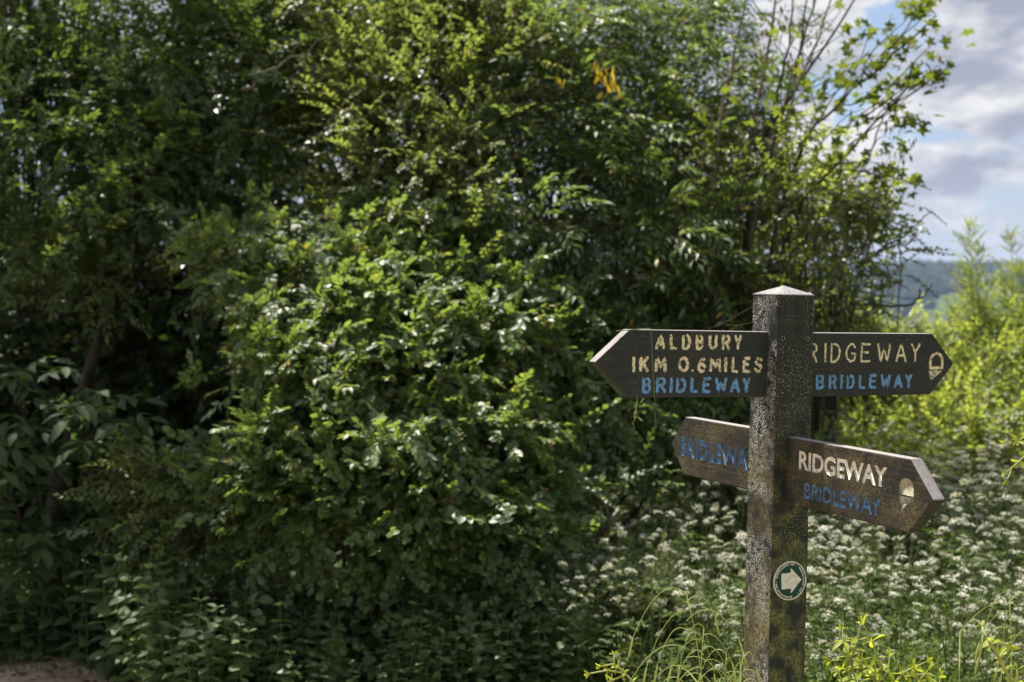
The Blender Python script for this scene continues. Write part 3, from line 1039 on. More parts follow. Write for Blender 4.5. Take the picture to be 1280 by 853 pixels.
    for lo, hi in ((96, 170), (72, 89), (-22, 50), (-46, -30), (-152, -78), (-174, -157)):
        a = lo
        while a < hi - 3:
            e = a + 4.6
            bar(R_(a), R_(a + 1.3), r0, r1)
            kind = r_l.randrange(4)
            if kind != 0: bar(R_(a + 1.3), R_(e - .2), r1 - .0013, r1)
            if kind in (1, 2): bar(R_(a + 1.3), R_(e - .8), (r0 + r1) / 2 - .0006, (r0 + r1) / 2 + .0006)
            if kind in (0, 2): bar(R_(a + 1.3), R_(e - .2), r0, r0 + .0013)
            if kind == 3: bar(R_(e - 1.4), R_(e - .2), r0, r1 - .0013)
            a += 6.0
    bar(R_(178), R_(182), r0 + .0012, r1 - .0012); bar(R_(59), R_(62), r0 + .0015, r1 - .0015); bar(R_(-58), R_(-55), r0 + .0012, r1 - .0012)
    bmesh.ops.recalc_face_normals(bm, faces=bm.faces)
    bm_obj('lettering', bm, crm, d)
    return root
signpost()

# ------------------------------------------------------------------ the thicket
S_ovate = sprays('ovate', 'opposite', .056, 12, .20, .52)
S_dog = sprays('dogwood', 'opposite', .058, 12, .155, .50, True)
S_small = sprays('small', 'alternate', .036, 13, .20, .62)
S_round = sprays('round', 'alternate', .044, 12, .20, .80)
S_ash = sprays('ash', 'pinnate', .060, 27, .20, .32)
S_ivy = sprays('ivy', 'alternate', .050, 10, .20, .80, True)
S_thorn = sprays('thorn', 'alternate', .026, 14, .18, .75)
S_back = sprays('back', 'opposite', .085, 10, .28, .55)
S_hedge = sprays('hedge', 'alternate', .042, 13, .24, .60)

# trees standing behind, that close the view
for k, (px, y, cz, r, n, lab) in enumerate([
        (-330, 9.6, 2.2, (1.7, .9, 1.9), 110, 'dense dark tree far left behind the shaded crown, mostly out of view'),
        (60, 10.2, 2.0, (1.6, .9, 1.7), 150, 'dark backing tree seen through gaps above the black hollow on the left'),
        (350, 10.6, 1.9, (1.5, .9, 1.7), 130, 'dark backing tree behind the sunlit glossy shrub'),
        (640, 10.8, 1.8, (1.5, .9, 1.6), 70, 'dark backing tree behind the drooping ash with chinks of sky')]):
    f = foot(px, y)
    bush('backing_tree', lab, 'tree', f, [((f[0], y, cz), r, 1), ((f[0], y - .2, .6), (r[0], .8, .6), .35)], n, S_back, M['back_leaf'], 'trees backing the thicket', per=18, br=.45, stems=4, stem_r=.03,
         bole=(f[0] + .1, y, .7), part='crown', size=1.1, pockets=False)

# tall dark tree at the upper left
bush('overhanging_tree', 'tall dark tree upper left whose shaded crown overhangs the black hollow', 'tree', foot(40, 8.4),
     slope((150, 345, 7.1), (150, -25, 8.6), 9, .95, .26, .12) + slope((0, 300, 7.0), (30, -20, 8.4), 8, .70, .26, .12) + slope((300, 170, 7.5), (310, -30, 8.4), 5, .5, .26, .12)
     + [((-3.2, 8.4, 4.7), (1.1, 1.3, .6), 9.0)],  # unseen foliage mass above the view, added to shade the left side
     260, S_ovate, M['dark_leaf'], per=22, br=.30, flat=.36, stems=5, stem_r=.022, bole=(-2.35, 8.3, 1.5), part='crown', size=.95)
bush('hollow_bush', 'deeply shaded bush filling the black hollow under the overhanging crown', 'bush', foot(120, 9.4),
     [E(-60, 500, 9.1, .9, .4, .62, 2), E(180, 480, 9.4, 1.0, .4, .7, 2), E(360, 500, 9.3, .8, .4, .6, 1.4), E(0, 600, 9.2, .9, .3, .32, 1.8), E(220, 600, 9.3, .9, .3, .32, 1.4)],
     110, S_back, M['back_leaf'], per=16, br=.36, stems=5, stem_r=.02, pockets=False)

# yellow-green small-leaved shrub rising at the top
bush('small_leaved_shrub', 'yellow-green small-leaved shrub rising to the top of the picture left of centre', 'shrub', foot(500, 8.0),
     slope((490, 265, 7.0), (470, -25, 8.1), 9, .46, .2, .09) + slope((560, 240, 7.1), (590, -20, 8.1), 7, .34, .2, .09) + slope((420, 160, 7.5), (400, -20, 8.2), 4, .32, .2, .09),
     130, S_small, M['small_leaf'], per=26, br=.23, flat=.34, stems=5, stem_r=.014)

# the sunlit glossy shrub bulging forward in the middle
bush('glossy_shrub', 'sunlit glossy-leaved shrub bulging forward in the middle of the thicket', 'shrub', foot(480, 6.9),
     [E(430, 280, 6.95, .45, .18, .07, 1.6), E(540, 300, 6.95, .40, .18, .08, 1.4), E(340, 320, 6.75, .30, .18, .09, 1.3), E(480, 340, 6.65, .45, .18, .09, 2.0), E(600, 370, 6.7, .30, .2, .10, 1.3),
      E(390, 390, 6.4, .38, .18, .09, 2), E(520, 410, 6.35, .42, .18, .09, 2), E(330, 460, 6.3, .30, .18, .08, 1.4), E(620, 450, 6.45, .30, .2, .12, 1.4), E(430, 470, 6.1, .40, .18, .08, 1.8), E(540, 490, 6.1, .36, .18, .08, 1.6),
      E(370, 530, 5.95, .30, .16, .07, 1.2), E(470, 540, 5.9, .34, .16, .07, 1.3), E(580, 540, 6.0, .30, .18, .08, 1.2)],
     170, S_dog, M['gloss_leaf'], per=28, br=.185, stems=6, stem_r=.014, droop=.30, flat=.40, size=.74)

# ivy-hung bush under it
bush('ivy_bush', 'ivy-leaved bush with bare crooked stems showing, low in front of the glossy shrub', 'bush', foot(430, 6.5),
     [E(420, 610, 5.95, .42, .20, .16, 2.2), E(520, 640, 5.9, .42, .20, .16, 2.4), E(360, 590, 6.0, .34, .2, .14, 1.2), E(600, 600, 6.05, .34, .2, .16, 1.6), E(470, 700, 5.85, .34, .16, .08, .8)],
     76, S_ivy, M['ivy_leaf'], per=20, br=.18, stems=7, stem_r=.012, barkm='pale_bark', droop=.35, size=.9)
bush('twiggy_bush', 'brown-twigged straggly bush left of the ivy-leaved bush, above the nettles', 'bush', foot(270, 6.5),
     [E(250, 600, 6.2, .24, .22, .20, 2), E(310, 640, 6.15, .24, .2, .16, 1.2)],
     34, S_small, M['ivy_leaf'], per=16, br=.17, stems=8, stem_r=.008, barkm='red_twig', twigm='red_twig', droop=.4)
bush('bramble_tangle', 'low tangle of thin green and brown canes left of the white flowers', 'bush', foot(680, 6.3),
     [E(660, 660, 6.0, .30, .24, .16, 2), E(740, 640, 6.2, .26, .24, .14, 1.2), E(620, 720, 5.95, .26, .2, .12, 1), E(700, 590, 6.4, .3, .2, .14, 1)],
     40, S_thorn, M['ivy_leaf'], per=16, br=.17, stems=9, stem_r=.006, barkm='red_twig', twigm='green_stem', droop=.3, size=1.05)

# shaded hazel-like shrub right of the middle, reaching behind the upper left arm
bush('shaded_shrub', 'dull green shaded shrub right of the glossy one, reaching behind the signpost arms', 'shrub', foot(730, 7.2),
     slope((690, 600, 6.2), (700, 360, 7.2), 7, .36, .2, .09) + slope((790, 570, 6.6), (800, 380, 7.3), 6, .34, .2, .09) + slope((860, 560, 7.0), (870, 370, 7.7), 5, .34, .2, .09) + slope((930, 540, 7.2), (935, 420, 7.7), 4, .26, .2, .09),
     130, S_round, M['ivy_leaf'], per=20, br=.21, flat=.36, stems=6, stem_r=.012, size=.9)

# ash with drooping compound leaves
bush('ash_tree', 'ash tree right of centre with drooping feathery leaves and a few yellow sprays', 'tree', foot(740, 8.2),
     slope((700, 330, 7.1), (690, -20, 8.3), 9, .44, .26, .12) + slope((790, 330, 7.2), (790, -20, 8.4), 8, .40, .26, .12) + slope((860, 340, 7.4), (870, -10, 8.5), 7, .28, .26, .12) + slope((610, 290, 7.2), (640, 0, 8.2), 6, .30, .26, .12),
     150, S_ash, M['ash_leaf'], per=10, br=.26, stems=4, stem_r=.02, barkm='pale_bark', bole=(.43, 8.1, 1.3), part='crown', droop=.4)

# the ash's few yellow sprays
ash = bpy.data.objects['ash_tree']
for px, py, k in ((755, 88, 9), (766, 98, 6), (748, 78, 4), (762, 106, 4), (720, 310, 3), (705, 95, 3)):
    c = np.array(at(px, py, 7.2))
    for j in range(k):
        V, F = xf(leaf(.062, .34, .1, .25, .45, True), c + rng.normal(0, .020, 3), rng.normal(0, .3, 3) + [0, 0, -1], rng.normal(size=3))
        obj('yellow_leaf', mesh_np('yellow_leaf', V, F, M['yellow_leaf']), ash, True)

# sunlit leafy shrub far behind the sapling
bush('sunlit_shrub', 'bright translucent yellow-green shrub behind the bare sapling stems', 'shrub', foot(960, 9.4),
     [E(930, 200, 9.2, .40, .3, .40, 2), E(975, 290, 9.2, .36, .3, .30, 1.6), E(940, 380, 9.0, .45, .3, .3, 2), E(880, 280, 9.3, .4, .3, .4, 1.4)],
     38, S_hedge, M['hedge_leaf'], per=12, br=.28, stems=6, stem_r=.012, size=1.6, updir=.25, wild=.6)

# hawthorn with dead twigs, right of the post top
bush('hawthorn', 'small-leaved thorny bush against the sky just right of the post top', 'bush', foot(1010, 7.0),
     [E(1010, 250, 7.0, .28, .25, .26, 2.0), E(1040, 335, 6.9, .16, .2, .12, 1.1), E(1030, 395, 6.9, .20, .25, .12, 1.2), E(930, 350, 7.2, .24, .2, .16, .9), E(1095, 270, 7.0, .05, .1, .14, .5)],
     56, S_thorn, M['thorn_leaf'], per=10, br=.17, stems=5, stem_r=.009)

# ------------------------------------------------------------------ bright hedge bushes at the right
for k, (e, nb, y, br, sz, lab) in enumerate([
        (slope((1130, 480, 8.6), (1120, 415, 9.6), 4, .34, .16, .06) + slope((1055, 480, 8.6), (1060, 425, 9.6), 4, .30, .16, .06), 50, 9.2, .13, .8, 'low sunlit yellow-green shrub behind the upper right arm'),
        (slope((1200, 560, 7.5), (1215, 425, 9.0), 6, .34, .16, .07) + slope((1275, 560, 7.6), (1270, 400, 9.0), 6, .30, .16, .07), 76, 8.3, .15, .85, 'broad bright shrub beyond the tip of the upper right arm'),
        (slope((1080, 610, 7.3), (1080, 470, 9.0), 6, .36, .16, .07) + slope((1150, 600, 7.4), (1150, 470, 9.0), 6, .30, .16, .07), 74, 8.4, .16, .85, 'bright shrub filling the gap between the two right arms'),
        ([E(1420, 470, 9.0, .6, .3, .45, 1)], 34, 9.0, .22, 1, 'sunlit shrub just outside the right edge of the view'),
        (slope((970, 610, 7.3), (985, 470, 8.8), 6, .30, .16, .07) + slope((900, 620, 7.0), (910, 500, 8.4), 5, .26, .16, .07), 56, 8.2, .16, .85, 'half shaded green shrub behind the post, above the white flowers')]):
    bush('hedge_shrub', lab, 'shrub', foot(640 + e[0][0][0] / e[0][0][1] * FPX, y + .2), e, nb, S_hedge, M['hedge_leaf'], 'bright hedge shrubs at the right', per=18, br=br, stems=6, stem_r=.008,
         barkm='green_stem', twigm='green_stem', updir=.35, size=sz, wild=.55, pockets=False)

def wispy(label, y, base, tips, seed):
    """upright ragged stems, each clad in short leafy side sprays"""
    r = np.random.default_rng(seed)
    b = np.array(foot(base, y))
    root = empty('hedge_shrub', b)
    tag(root, label, 'shrub', 'bright hedge shrubs at the right')
    pos, d, s, st = [], [], [], []
    for px, py in tips:
        t_ = np.array(at(px, py, y + r.normal(0, .12)))
        k0 = np.array([b[0] + r.normal(0, .06), y + r.normal(0, .05), -.03])
        Q = bez(k0, [k0[0] * .55 + t_[0] * .45 + r.normal(0, .05), y, t_[2] * .6], t_, 16) + r.normal(0, .008, (16, 3))
        V, F = tube(Q, np.linspace(.008, .0018, 16), 5)
        obj('stem', mesh_np('stem', V, F, M['green_stem'], True), root, True)
        for j in range(150):
            u = 1 - r.random() ** 1.1 * .60
            p = np.array([np.interp(u, np.linspace(0, 1, 16), Q[:, c]) for c in range(3)])
            a = r.uniform(0, 6.28); w_ = (1.06 - u)
            dd = np.array([math.cos(a), math.sin(a), r.uniform(.3, 1.6)])
            pos.append(p + unit(dd) * r.uniform(0, .20) * w_ * 1.4); d.append(dd); s.append(r.uniform(.32, .66) * (.55 + .8 * w_))
    pos, d, s = np.array(pos), np.array(d), np.array(s)
    up = r.normal(0, .6, pos.shape) + [0, -.2, .5]
    V, F = scatter(S_hedge[0], pos, d, up, s)
    tag(obj('foliage', mesh_np('foliage', V, F, M['hedge_leaf']), root, True), kind='stuff')
    V, F = scatter(S_hedge[1], pos, d, up, s)
    tag(obj('twig', mesh_np('twig', V, F, M['green_stem']), root, True), kind='stuff')
wispy('tall wispy sunlit shrub rising against the far hills at the right', 9.0, 1225, [(1210, 280), (1222, 312), (1200, 335), (1190, 385), (1232, 345), (1216, 370), (1175, 410), (1240, 400)], 41)
wispy('sunlit wispy shrub cut by the right edge beside the tall wispy one', 9.5, 1275, [(1262, 296), (1252, 330), (1274, 330), (1285, 300), (1268, 380), (1290, 370), (1250, 395)], 42)

# low green mound of field edge beyond the hedge
bush('field_hedge', 'low hedge line at the field edge beyond the bright shrubs', 'hedge', foot(1180, 15.0),
     [((3.0, 15.0, .25), (2.2, .7, .55), 1), ((5.6, 15.5, .3), (2.2, .7, .55), 1), ((8.2, 15.5, .3), (2.0, .7, .5), .8)],
     60, S_back, M['hedge_leaf'], per=16, br=.34, stems=6, stem_r=.02)


# ------------------------------------------------------------------ sycamore sapling with bare stems
def maple_leaf():
    P = []
    for i, (a, r) in enumerate([(-152, .24), (-118, .56), (-95, .36), (-60, .82), (-31, .46), (0, 1.0), (31, .46), (60, .82), (95, .36), (118, .56), (152, .24)]):
        P.append((r * math.cos(R_(a)), r * math.sin(R_(a)), .08 * abs(math.sin(R_(a))) - .12 * r * r))
    V = np.array([(0, 0, 0)] + P)
    F = np.array([(0, i, i + 1) for i in range(1, len(P))])
    return V, F


def sapling():
    b = foot(905, 7.3)
    root = empty('sycamore_sapling', b)
    tag(root, 'backlit sycamore sapling with long bare stems fanning up to the right', 'sapling')
    me = [mesh_np('leaf', maple_leaf()[0] * [1, 1, s], maple_leaf()[1], M['maple_leaf']) for s in (1, -.6, 1.8)]
    stems = [  # photo points from low to high, radius at the foot
        ([(905, 620), (915, 360), (925, 230), (960, 60), (975, -40)], .022),
        ([(900, 620), (895, 330), (925, 210), (1010, 90), (1090, -30)], .024),
        ([(905, 620), (880, 300), (905, 130), (935, -20)], .020),
        ([(910, 620), (960, 330), (1000, 180), (1060, 120), (1170, 20)], .018),
        ([(905, 620), (930, 320), (965, 190), (1000, 60), (1030, -30)], .018),
        ([(915, 620), (950, 400), (1000, 250), (1080, 170), (1135, 110)], .014),
        ([(900, 620), (860, 380), (868, 240), (890, 140)], .020),
        ([(905, 620), (925, 300), (965, 150), (985, 60), (992, -30)], .013),
        ([(905, 620), (935, 300), (985, 140), (1022, 50), (1052, -30)], .012),
        ([(905, 620), (930, 320), (970, 170), (998, 80), (1012, -30)], .012),
        ([(912, 620), (985, 380), (1025, 280), (1075, 215), (1105, 150)], .012),
    ]
    r = np.random.default_rng(11)
    leafspots = []
    for k, (px, rad) in enumerate(stems):
        y0 = 7.25 + .12 * math.sin(k * 2.1)
        P = np.array([at(a, c, y0 + .06 * math.sin(i * 1.3 + k)) for i, (a, c) in enumerate(px)])
        P = np.vstack([np.array([b[0] + r.normal(0, .05), b[1] + r.normal(0, .04), -.05]), P])
        # smooth
        t = np.linspace(0, len(P) - 1, 22)
        Q = np.stack([np.interp(t, np.arange(len(P)), P[:, j]) for j in range(3)], -1)
        Q[1:-1] = (Q[:-2] + 2 * Q[1:-1] + Q[2:]) / 4
        Q += r.normal(0, .006, Q.shape)
        mesh = [tube(Q, np.linspace(rad, .004, len(Q)), 6)]
        for j in range(5):
            i = r.integers(9, 20)
            d = unit(np.array([r.normal(.5, .6), r.normal(0, .5), r.uniform(.2, .9)]))
            ln = r.uniform(.15, .42)
            e = Q[i] + d * ln
            mesh.append(tube(curve_pts(Q[i], e, 5, 0, .02), np.linspace(.004, .0015, 5), 4, False))
            if j < 3: leafspots.append((e, d))
        V, F = cat_(mesh)
        obj('stem', mesh_np('stem', V, F, M['bark'] if k % 2 else M['pale_bark'], True), root, True)
    # leafy branch ends, placed where they stand against the sky
    ends = [(1150, 20, .10), (1165, 60, .14), (1120, 40, .12), (1140, 100, .12), (1090, 80, .12), (1130, 150, .10), (1060, 90, .16), (1030, 130, .18), (980, 110, .16), (1075, 55, .12),
            (990, 200, .2), (1040, 220, .16), (1090, 205, .12), (1110, 225, .1), (960, 160, .2), (930, 230, .2), (1000, 270, .2), (1060, 150, .14), (900, 160, .16), (1000, 130, .15), (1105, 120, .1), (1165, 95, .07), (1150, 5, .08)]
    lp, ld = [], []
    hub = np.array(at(985, 200, 7.25))
    tw = []
    for px, py, s in ends:
        c = np.array(at(px, py, 7.2 + r.normal(0, .1)))
        d0 = unit(c - hub)
        tw.append(tube(curve_pts(c - d0 * .28 + [0, 0, -.03], c + d0 * .10, 6, .02, .02), np.linspace(.0045, .0014, 6), 4, False))
        for j in range(22):
            p = c + np.clip(r.normal(0, .7, 3), -1.3, 1.3) * s * [1, 1, .62]
            lp.append(p); ld.append(unit(d0 + r.normal(0, .8, 3) + np.array([0, 0, -.45])))
    for e, d in leafspots:
        for j in range(1):
            lp.append(e + r.normal(0, .03, 3)); ld.append(unit(d + r.normal(0, .5, 3) + np.array([0, 0, -.4])))
    order = r.permutation(len(lp)); rest = []
    for i, q in enumerate(order):
        p, d = lp[q], ld[q]
        if i >= 290:
            rest.append(xf((maple_leaf()[0] * [1, 1, (1, -.6, 1.8)[i % 3]], maple_leaf()[1]), p, d, unit(np.array([0, -.1, 1]) + r.normal(0, .45, 3)), r.uniform(.036, .062)))
            continue
        o = bpy.data.objects.new('leaf', me[i % 3]); C.objects.link(o); o.parent = root
        up = unit(np.array([0, -.1, 1]) + r.normal(0, .45, 3))
        y_ = unit(np.cross(up, d)); z_ = np.cross(d, y_)
        s = r.uniform(.036, .064)
        m = Matrix(((d[0] * s, y_[0] * s, z_[0] * s, p[0] - b[0]), (d[1] * s, y_[1] * s, z_[1] * s, p[1] - b[1]), (d[2] * s, y_[2] * s, z_[2] * s, p[2]), (0, 0, 0, 1)))
        o.matrix_local = m
    V, F = cat_(rest)
    tag(obj('foliage', mesh_np('foliage', V, F, M['maple_leaf']), root, True), kind='stuff')
    V, F = cat_(tw)
    tag(obj('twig', mesh_np('twig', V, F, M['bark'], True), root, True), kind='stuff')
    # hanging brown seed keys
    key = leaf(.045, .32, .1, .1)
    n = 150
    sp = [(985, 20), (1000, 60), (960, 40), (1110, 190), (1125, 170), (1130, 140), (1100, 240), (1150, 80)]
    pos = np.array([np.array(at(*sp[i % len(sp)], 7.2)) + r.normal(0, .055, 3) for i in range(n)])
    V, F = scatter([key], pos, r.normal(0, .3, (n, 3)) + [0, 0, -1], r.normal(size=(n, 3)), r.uniform(.7, 1.2, n))
    tag(obj('seed_key', mesh_np('seed_key', V, F, M['seed_key']), root, True), kind='stuff')
sapling()


# dead forked branches poking out
def dead_branch(name, label, lines, y, mat, r0):
    P0 = np.array(at(*lines[0][0], y))
    root = None
    parts = []
    for k, ln in enumerate(lines):
        Q = np.array([at(a, c, y + .03 * math.sin(i * 2. + k)) for i, (a, c) in enumerate(ln)])
        t = np.linspace(0, len(Q) - 1, 4 * len(Q))
        Q = np.stack([np.interp(t, np.arange(len(Q)), Q[:, j]) for j in range(3)], -1)
        Q += rng.normal(0, .0025, Q.shape)
        parts.append(tube(Q, np.linspace(r0 * (1 if k == 0 else .6), r0 * .3, len(Q)), 5))
    V, F = cat_(parts)
    o = obj(name, mesh_np(name, V, F, M[mat], True))
    return tag(o, label, 'branch')
dead_branch('bare_branch', 'thin bare forked twig reaching into the sky right of the post top', [[(1080, 330), (1110, 305), (1128, 298), (1145, 282), (1165, 263)], [(1122, 300), (1135, 312), (1155, 314), (1162, 319)], [(1132, 306), (1146, 295)], [(1122, 302), (1127, 330), (1123, 380), (1121, 414)]], 6.9, 'bark', .0075)
dead_branch('bare_branch', 'low bare hooked twig in front of the hills above the upper right arm', [[(1062, 380), (1100, 382), (1135, 383), (1152, 372), (1166, 355)], [(1148, 374), (1150, 366), (1149, 362)], [(1095, 382), (1088, 360), (1094, 340)], [(1095, 382), (1075, 400), (1070, 416)], [(1100, 382), (1104, 350), (1098, 335)]], 6.8, 'bark', .0085)
dead_branch('dead_branch', 'pale dead branch slanting across the dark crown at the upper left', [[(303, 112), (318, 108), (322, 92), (348, 84), (360, 74), (386, 66), (396, 50), (410, 46)], [(350, 83), (368, 62), (376, 50)], [(322, 92), (316, 78)]], 7.1, 'pale_bark', .006)


# ------------------------------------------------------------------ elder at the lower left
def elder():
    b = foot(90, 6.6)
    root = empty('elder_shrub', b)
    tag(root, 'shaded elder with big drooping leaflets low at the left edge', 'shrub')
    r = np.random.default_rng(5)
    variants = []
    for v in range(4):
        parts = [tube([(0, 0, 0), (.10, 0, -.01), (.21, 0, -.05)], [.002, .0016, .001], 4, False)]
        for t in (.09, .15):
            for s in (1, -1):
                parts.append(xf(leaf(.105 * r.uniform(.85, 1.1), .44, .14, .22, .42, True), (t, 0, -.012), (.45, s * .9, -.25 + r.normal(0, .12)), (r.normal(0, .2), r.normal(0, .2), 1)))
        parts.append(xf(leaf(.12, .44, .14, .2, .42, True), (.20, 0, -.045), (1, r.normal(0, .1), -.45), (0, r.normal(0, .2), 1)))
        variants.append(parts)
    near, far = [], []
    tips = [(20, 600), (70, 560), (120, 620), (40, 530), (100, 490), (150, 560), (170, 640), (30, 660), (90, 650), (190, 600), (10, 480), (60, 690), (130, 520), (200, 680), (-30, 560), (-40, 640), (140, 690)]
    for k, (px, py) in enumerate(tips):
        c = np.array(at(px, py, 6.25 + r.normal(0, .1)))
        st = np.array([b[0] + r.normal(0, .12), b[1] + r.normal(0, .08), -.04])
        V, F = tube(bez(st, [st[0] * .7 + c[0] * .3, st[1] * .6 + c[1] * .4, c[2] * .9], c, 8), np.linspace(.011, .004, 8), 6)
        obj('stem', mesh_np('stem', V, F, M['bark'], True), root, True)
        for j in range(9):
            a = j * 2.4 + r.normal(0, .3)
            d = unit(np.array([math.cos(a), math.sin(a) - .45, r.uniform(-.25, .45)]))
            p = c + r.normal(0, .05, 3)
            up = unit(np.array([0, -.15, 1]) + r.normal(0, .25, 3))
            y_ = unit(np.cross(up, d)); z_ = np.cross(d, y_); s = r.uniform(.75, 1.15)
            B = np.array([d, y_, z_]) * s
            for (V, F) in variants[r.integers(4)]:
                (near if (j % 3 == 0 and k < 17) else far).append((V @ B + p - np.array(b), F))
    for V, F in near:
        obj('leaflet', mesh_np('leaflet', V, F, M['elder_leaf']), root)
    V, F = cat_(far)
    tag(obj('foliage', mesh_np('foliage', V, F, M['elder_leaf']), root), kind='stuff')
elder()


# ------------------------------------------------------------------ nettles
def place(me, parent, p, d, up, s, name):
    o = bpy.data.objects.new(name, me); C.objects.link(o); o.parent = parent
    d = unit(d); y_ = unit(np.cross(up, d)); z_ = np.cross(d, y_)
    o.matrix_local = Matrix(((d[0] * s, y_[0] * s, z_[0] * s, p[0]), (d[1] * s, y_[1] * s, z_[1] * s, p[1]), (d[2] * s, y_[2] * s, z_[2] * s, p[2]), (0, 0, 0, 1)))
    return o


def copy_thing(root, loc, rz, s, label=None):
    c = root.copy(); C.objects.link(c)
    c.location = loc; c.rotation_euler = (rng.normal(0, .07), rng.normal(0, .07), rz); c.scale = (s, s, s)
    if label: c['label'] = label
    for ch in list(root.children):
        k = ch.copy(); C.objects.link(k); k.parent = c
    return c


def nettles():
    r = np.random.default_rng(21)
    lm = []
    for k in range(3):
        V, F = leaf(1, .66 + .05 * k, .10, .10 + .08 * k, .40, True)
        lm.append(mesh_np('leaf', V, F, M['nettle_leaf']))
    protos = []
    for v in range(4):
        H = .54
        root = empty('nettle_plant', (0, 0, 0))
        tag(root, 'dark green nettle plant in the shaded bank of nettles along the bottom left', 'nettle', 'nettles along the foot of the thicket')
        P = curve_pts((0, 0, -.03), (r.normal(0, .05), r.normal(0, .05), H), 7, 0, .015)
        V, F = tube(P, np.linspace(.0035, .0015, 7), 5)
        obj('stem', mesh_np('stem', V, F, M['green_stem'], True), root)
        n = 8
        for i in range(n):
            t = .14 + .86 * i / (n - 1)
            p = np.array([np.interp(t, np.linspace(0, 1, 7), P[:, j]) for j in range(3)])
            for sd in (0, math.pi):
                a = i * math.pi / 2 + sd + r.normal(0, .25)
                d = np.array([math.cos(a), math.sin(a), -.02 + .5 * (t > .9) + r.normal(0, .14)])
                place(lm[r.integers(3)], root, p, d, unit(np.array([0, -.25, 1]) + r.normal(0, .2, 3)), (.086 if t < .8 else .070) * r.uniform(.85, 1.15) * (.7 if t > .97 else 1), 'leaf')
        protos.append(root)
    spots = []
    while len(spots) < 295:
        px = r.uniform(-60, 720); y = r.uniform(5.25, 6.6)
        x = at(px, 600, y).x
        edge = 5.18 + .95 * max(0, min(1, (205 - px) / 120))      # front edge of the bank
        if y < edge or y > edge + .80: continue
        spots.append((x, y, px))
    for i, (x, y, px) in enumerate(spots):
        s = r.uniform(.85, 1.1) * (1.0 if px < 450 else .85) * (.72 + .45 * min(1, (y - 5.30) / .7) if px > 190 else 1.0) * (.66 if 330 < px < 500 else .95 if px < 300 else 1.0)
        if i < 4:
            o = protos[i]; o.location = (x, y, 0); o.rotation_euler = (0, 0, r.uniform(0, 6.28)); o.scale = (s, s, s)
        else:
            copy_thing(protos[i % 4], (x, y, 0), r.uniform(0, 6.28), s)
nettles()


# ------------------------------------------------------------------ cow parsley
def parsley():
    r = np.random.default_rng(31)
    heads = []
    for v in range(3):
        parts = []
        Vs = []
        n = 11
        for k in range(n):
            rr = .031 * math.sqrt((k + .4) / n); a = k * 2.4
            c = np.array([rr * math.cos(a), rr * math.sin(a), .016 - rr * rr * 17 + r.normal(0, .004)])
            for j in range(6):
                o = c + r.normal(0, .0034, 3) * [1, 1, .5]
                d = r.normal(0, 1, 3) * [1, 1, .35]
                parts.append(xf(leaf(.0068, 1.0, .1, .1, .5), o, d, (r.normal(0, .25), r.normal(0, .25), 1)))
        V, F = cat_(parts)
        heads.append(mesh_np('flower_head', V, F, M['petal']))
    protos = []
    for v in range(6):
        H = .85
        root = empty('cow_parsley', (0, 0, 0))
        tag(root, 'cow parsley plant with flat white flower heads in the flowering bank around the post', 'cow parsley', 'cow parsley growing around the signpost')
        P = curve_pts((0, 0, -.03), (r.normal(0, .05), r.normal(0, .05), H * .72), 6, 0, .02)
        mesh = [tube(P, np.linspace(.0042, .0025, 6), 5)]
        lv = []
        nh = 11
        for k in range(nh):
            i = r.integers(2, 6)
            st = P[i] if k else P[-1]
            a = k * 2.4 + r.normal(0, .3)
            sp = .04 + .17 * r.random()
            e = np.array([P[-1][0] + sp * math.cos(a), P[-1][1] + sp * math.sin(a), H * r.uniform(.50, 1.02)])
            mesh.append(tube(bez(st, [st[0] * .5 + e[0] * .5, st[1] * .5 + e[1] * .5, e[2] - .08], e, 5), np.linspace(.0022, .0010, 5), 4, False))
            for q in range(9):
                aa = q * 2 * math.pi / 9
                mesh.append(tube([e - [0, 0, .018], e + np.array([.026 * math.cos(aa), .026 * math.sin(aa), 0])], [.0006, .0005], 3, False))
            place(heads[r.integers(3)], root, e, (math.cos(a), math.sin(a), r.normal(0, .2)), unit(np.array([0, -.12, 1]) + r.normal(0, .38, 3)), r.uniform(.42, .80), 'flower_head')
        V, F = cat_(mesh)
        obj('stem', mesh_np('stem', V, F, M['green_stem'], True), root)
        for k in range(9):      # ferny leaves
            a = k * 2.4; z = r.uniform(.08, .74) * H
            o = np.array([P[0][0], P[0][1], z]); d = np.array([math.cos(a), math.sin(a), .25])
            for m in range(1, 6):
                c = o + d * (.05 * m) + [0, 0, -.006 * m * m]
                for s in (1, -1):
                    sd = np.array([-d[1], d[0], 0]) * s
                    for q in range(3):
                        lv.append(xf(leaf(.045 * (1.1 - .12 * m), .28, .05, .2, .45), c + sd * .018 * q, sd * .7 + d * .6 + r.normal(0, .15, 3), (0, 0, 1)))
        V, F = cat_(lv)
        tag(obj('foliage', mesh_np('foliage', V, F, M['parsley_leaf']), root), kind='stuff')
        protos.append(root)
    spots = []
    while len(spots) < 290:
        px = r.uniform(690, 1340); y = r.uniform(4.3, 8.0)
        top = at(px, 400, y)
        if px < 930 and y < 4.7 + (930 - px) / 240 * .7: continue
        if px < 860 and r.random() < .4: continue
        if px > 1050 and px < 1160 and y < 5.4 and r.random() < .75: continue
        spots.append((top.x, y, px))
    for i, (x, y, px) in enumerate(spots):
        s = r.uniform(.80, 1.12) * (.80 if px < 800 else 1.0) * (.74 + .26 * min(1, max(0, (y - 4.2) / 2.4)))
        z = 0
        if i < 6:
            o = protos[i]; o.location = (x, y, z); o.rotation_euler = (0, 0, r.uniform(0, 6.28)); o.scale = (s, s, s)
        else:
            copy_thing(protos[i % 6], (x, y, z), r.uniform(0, 6.28), s)
parsley()


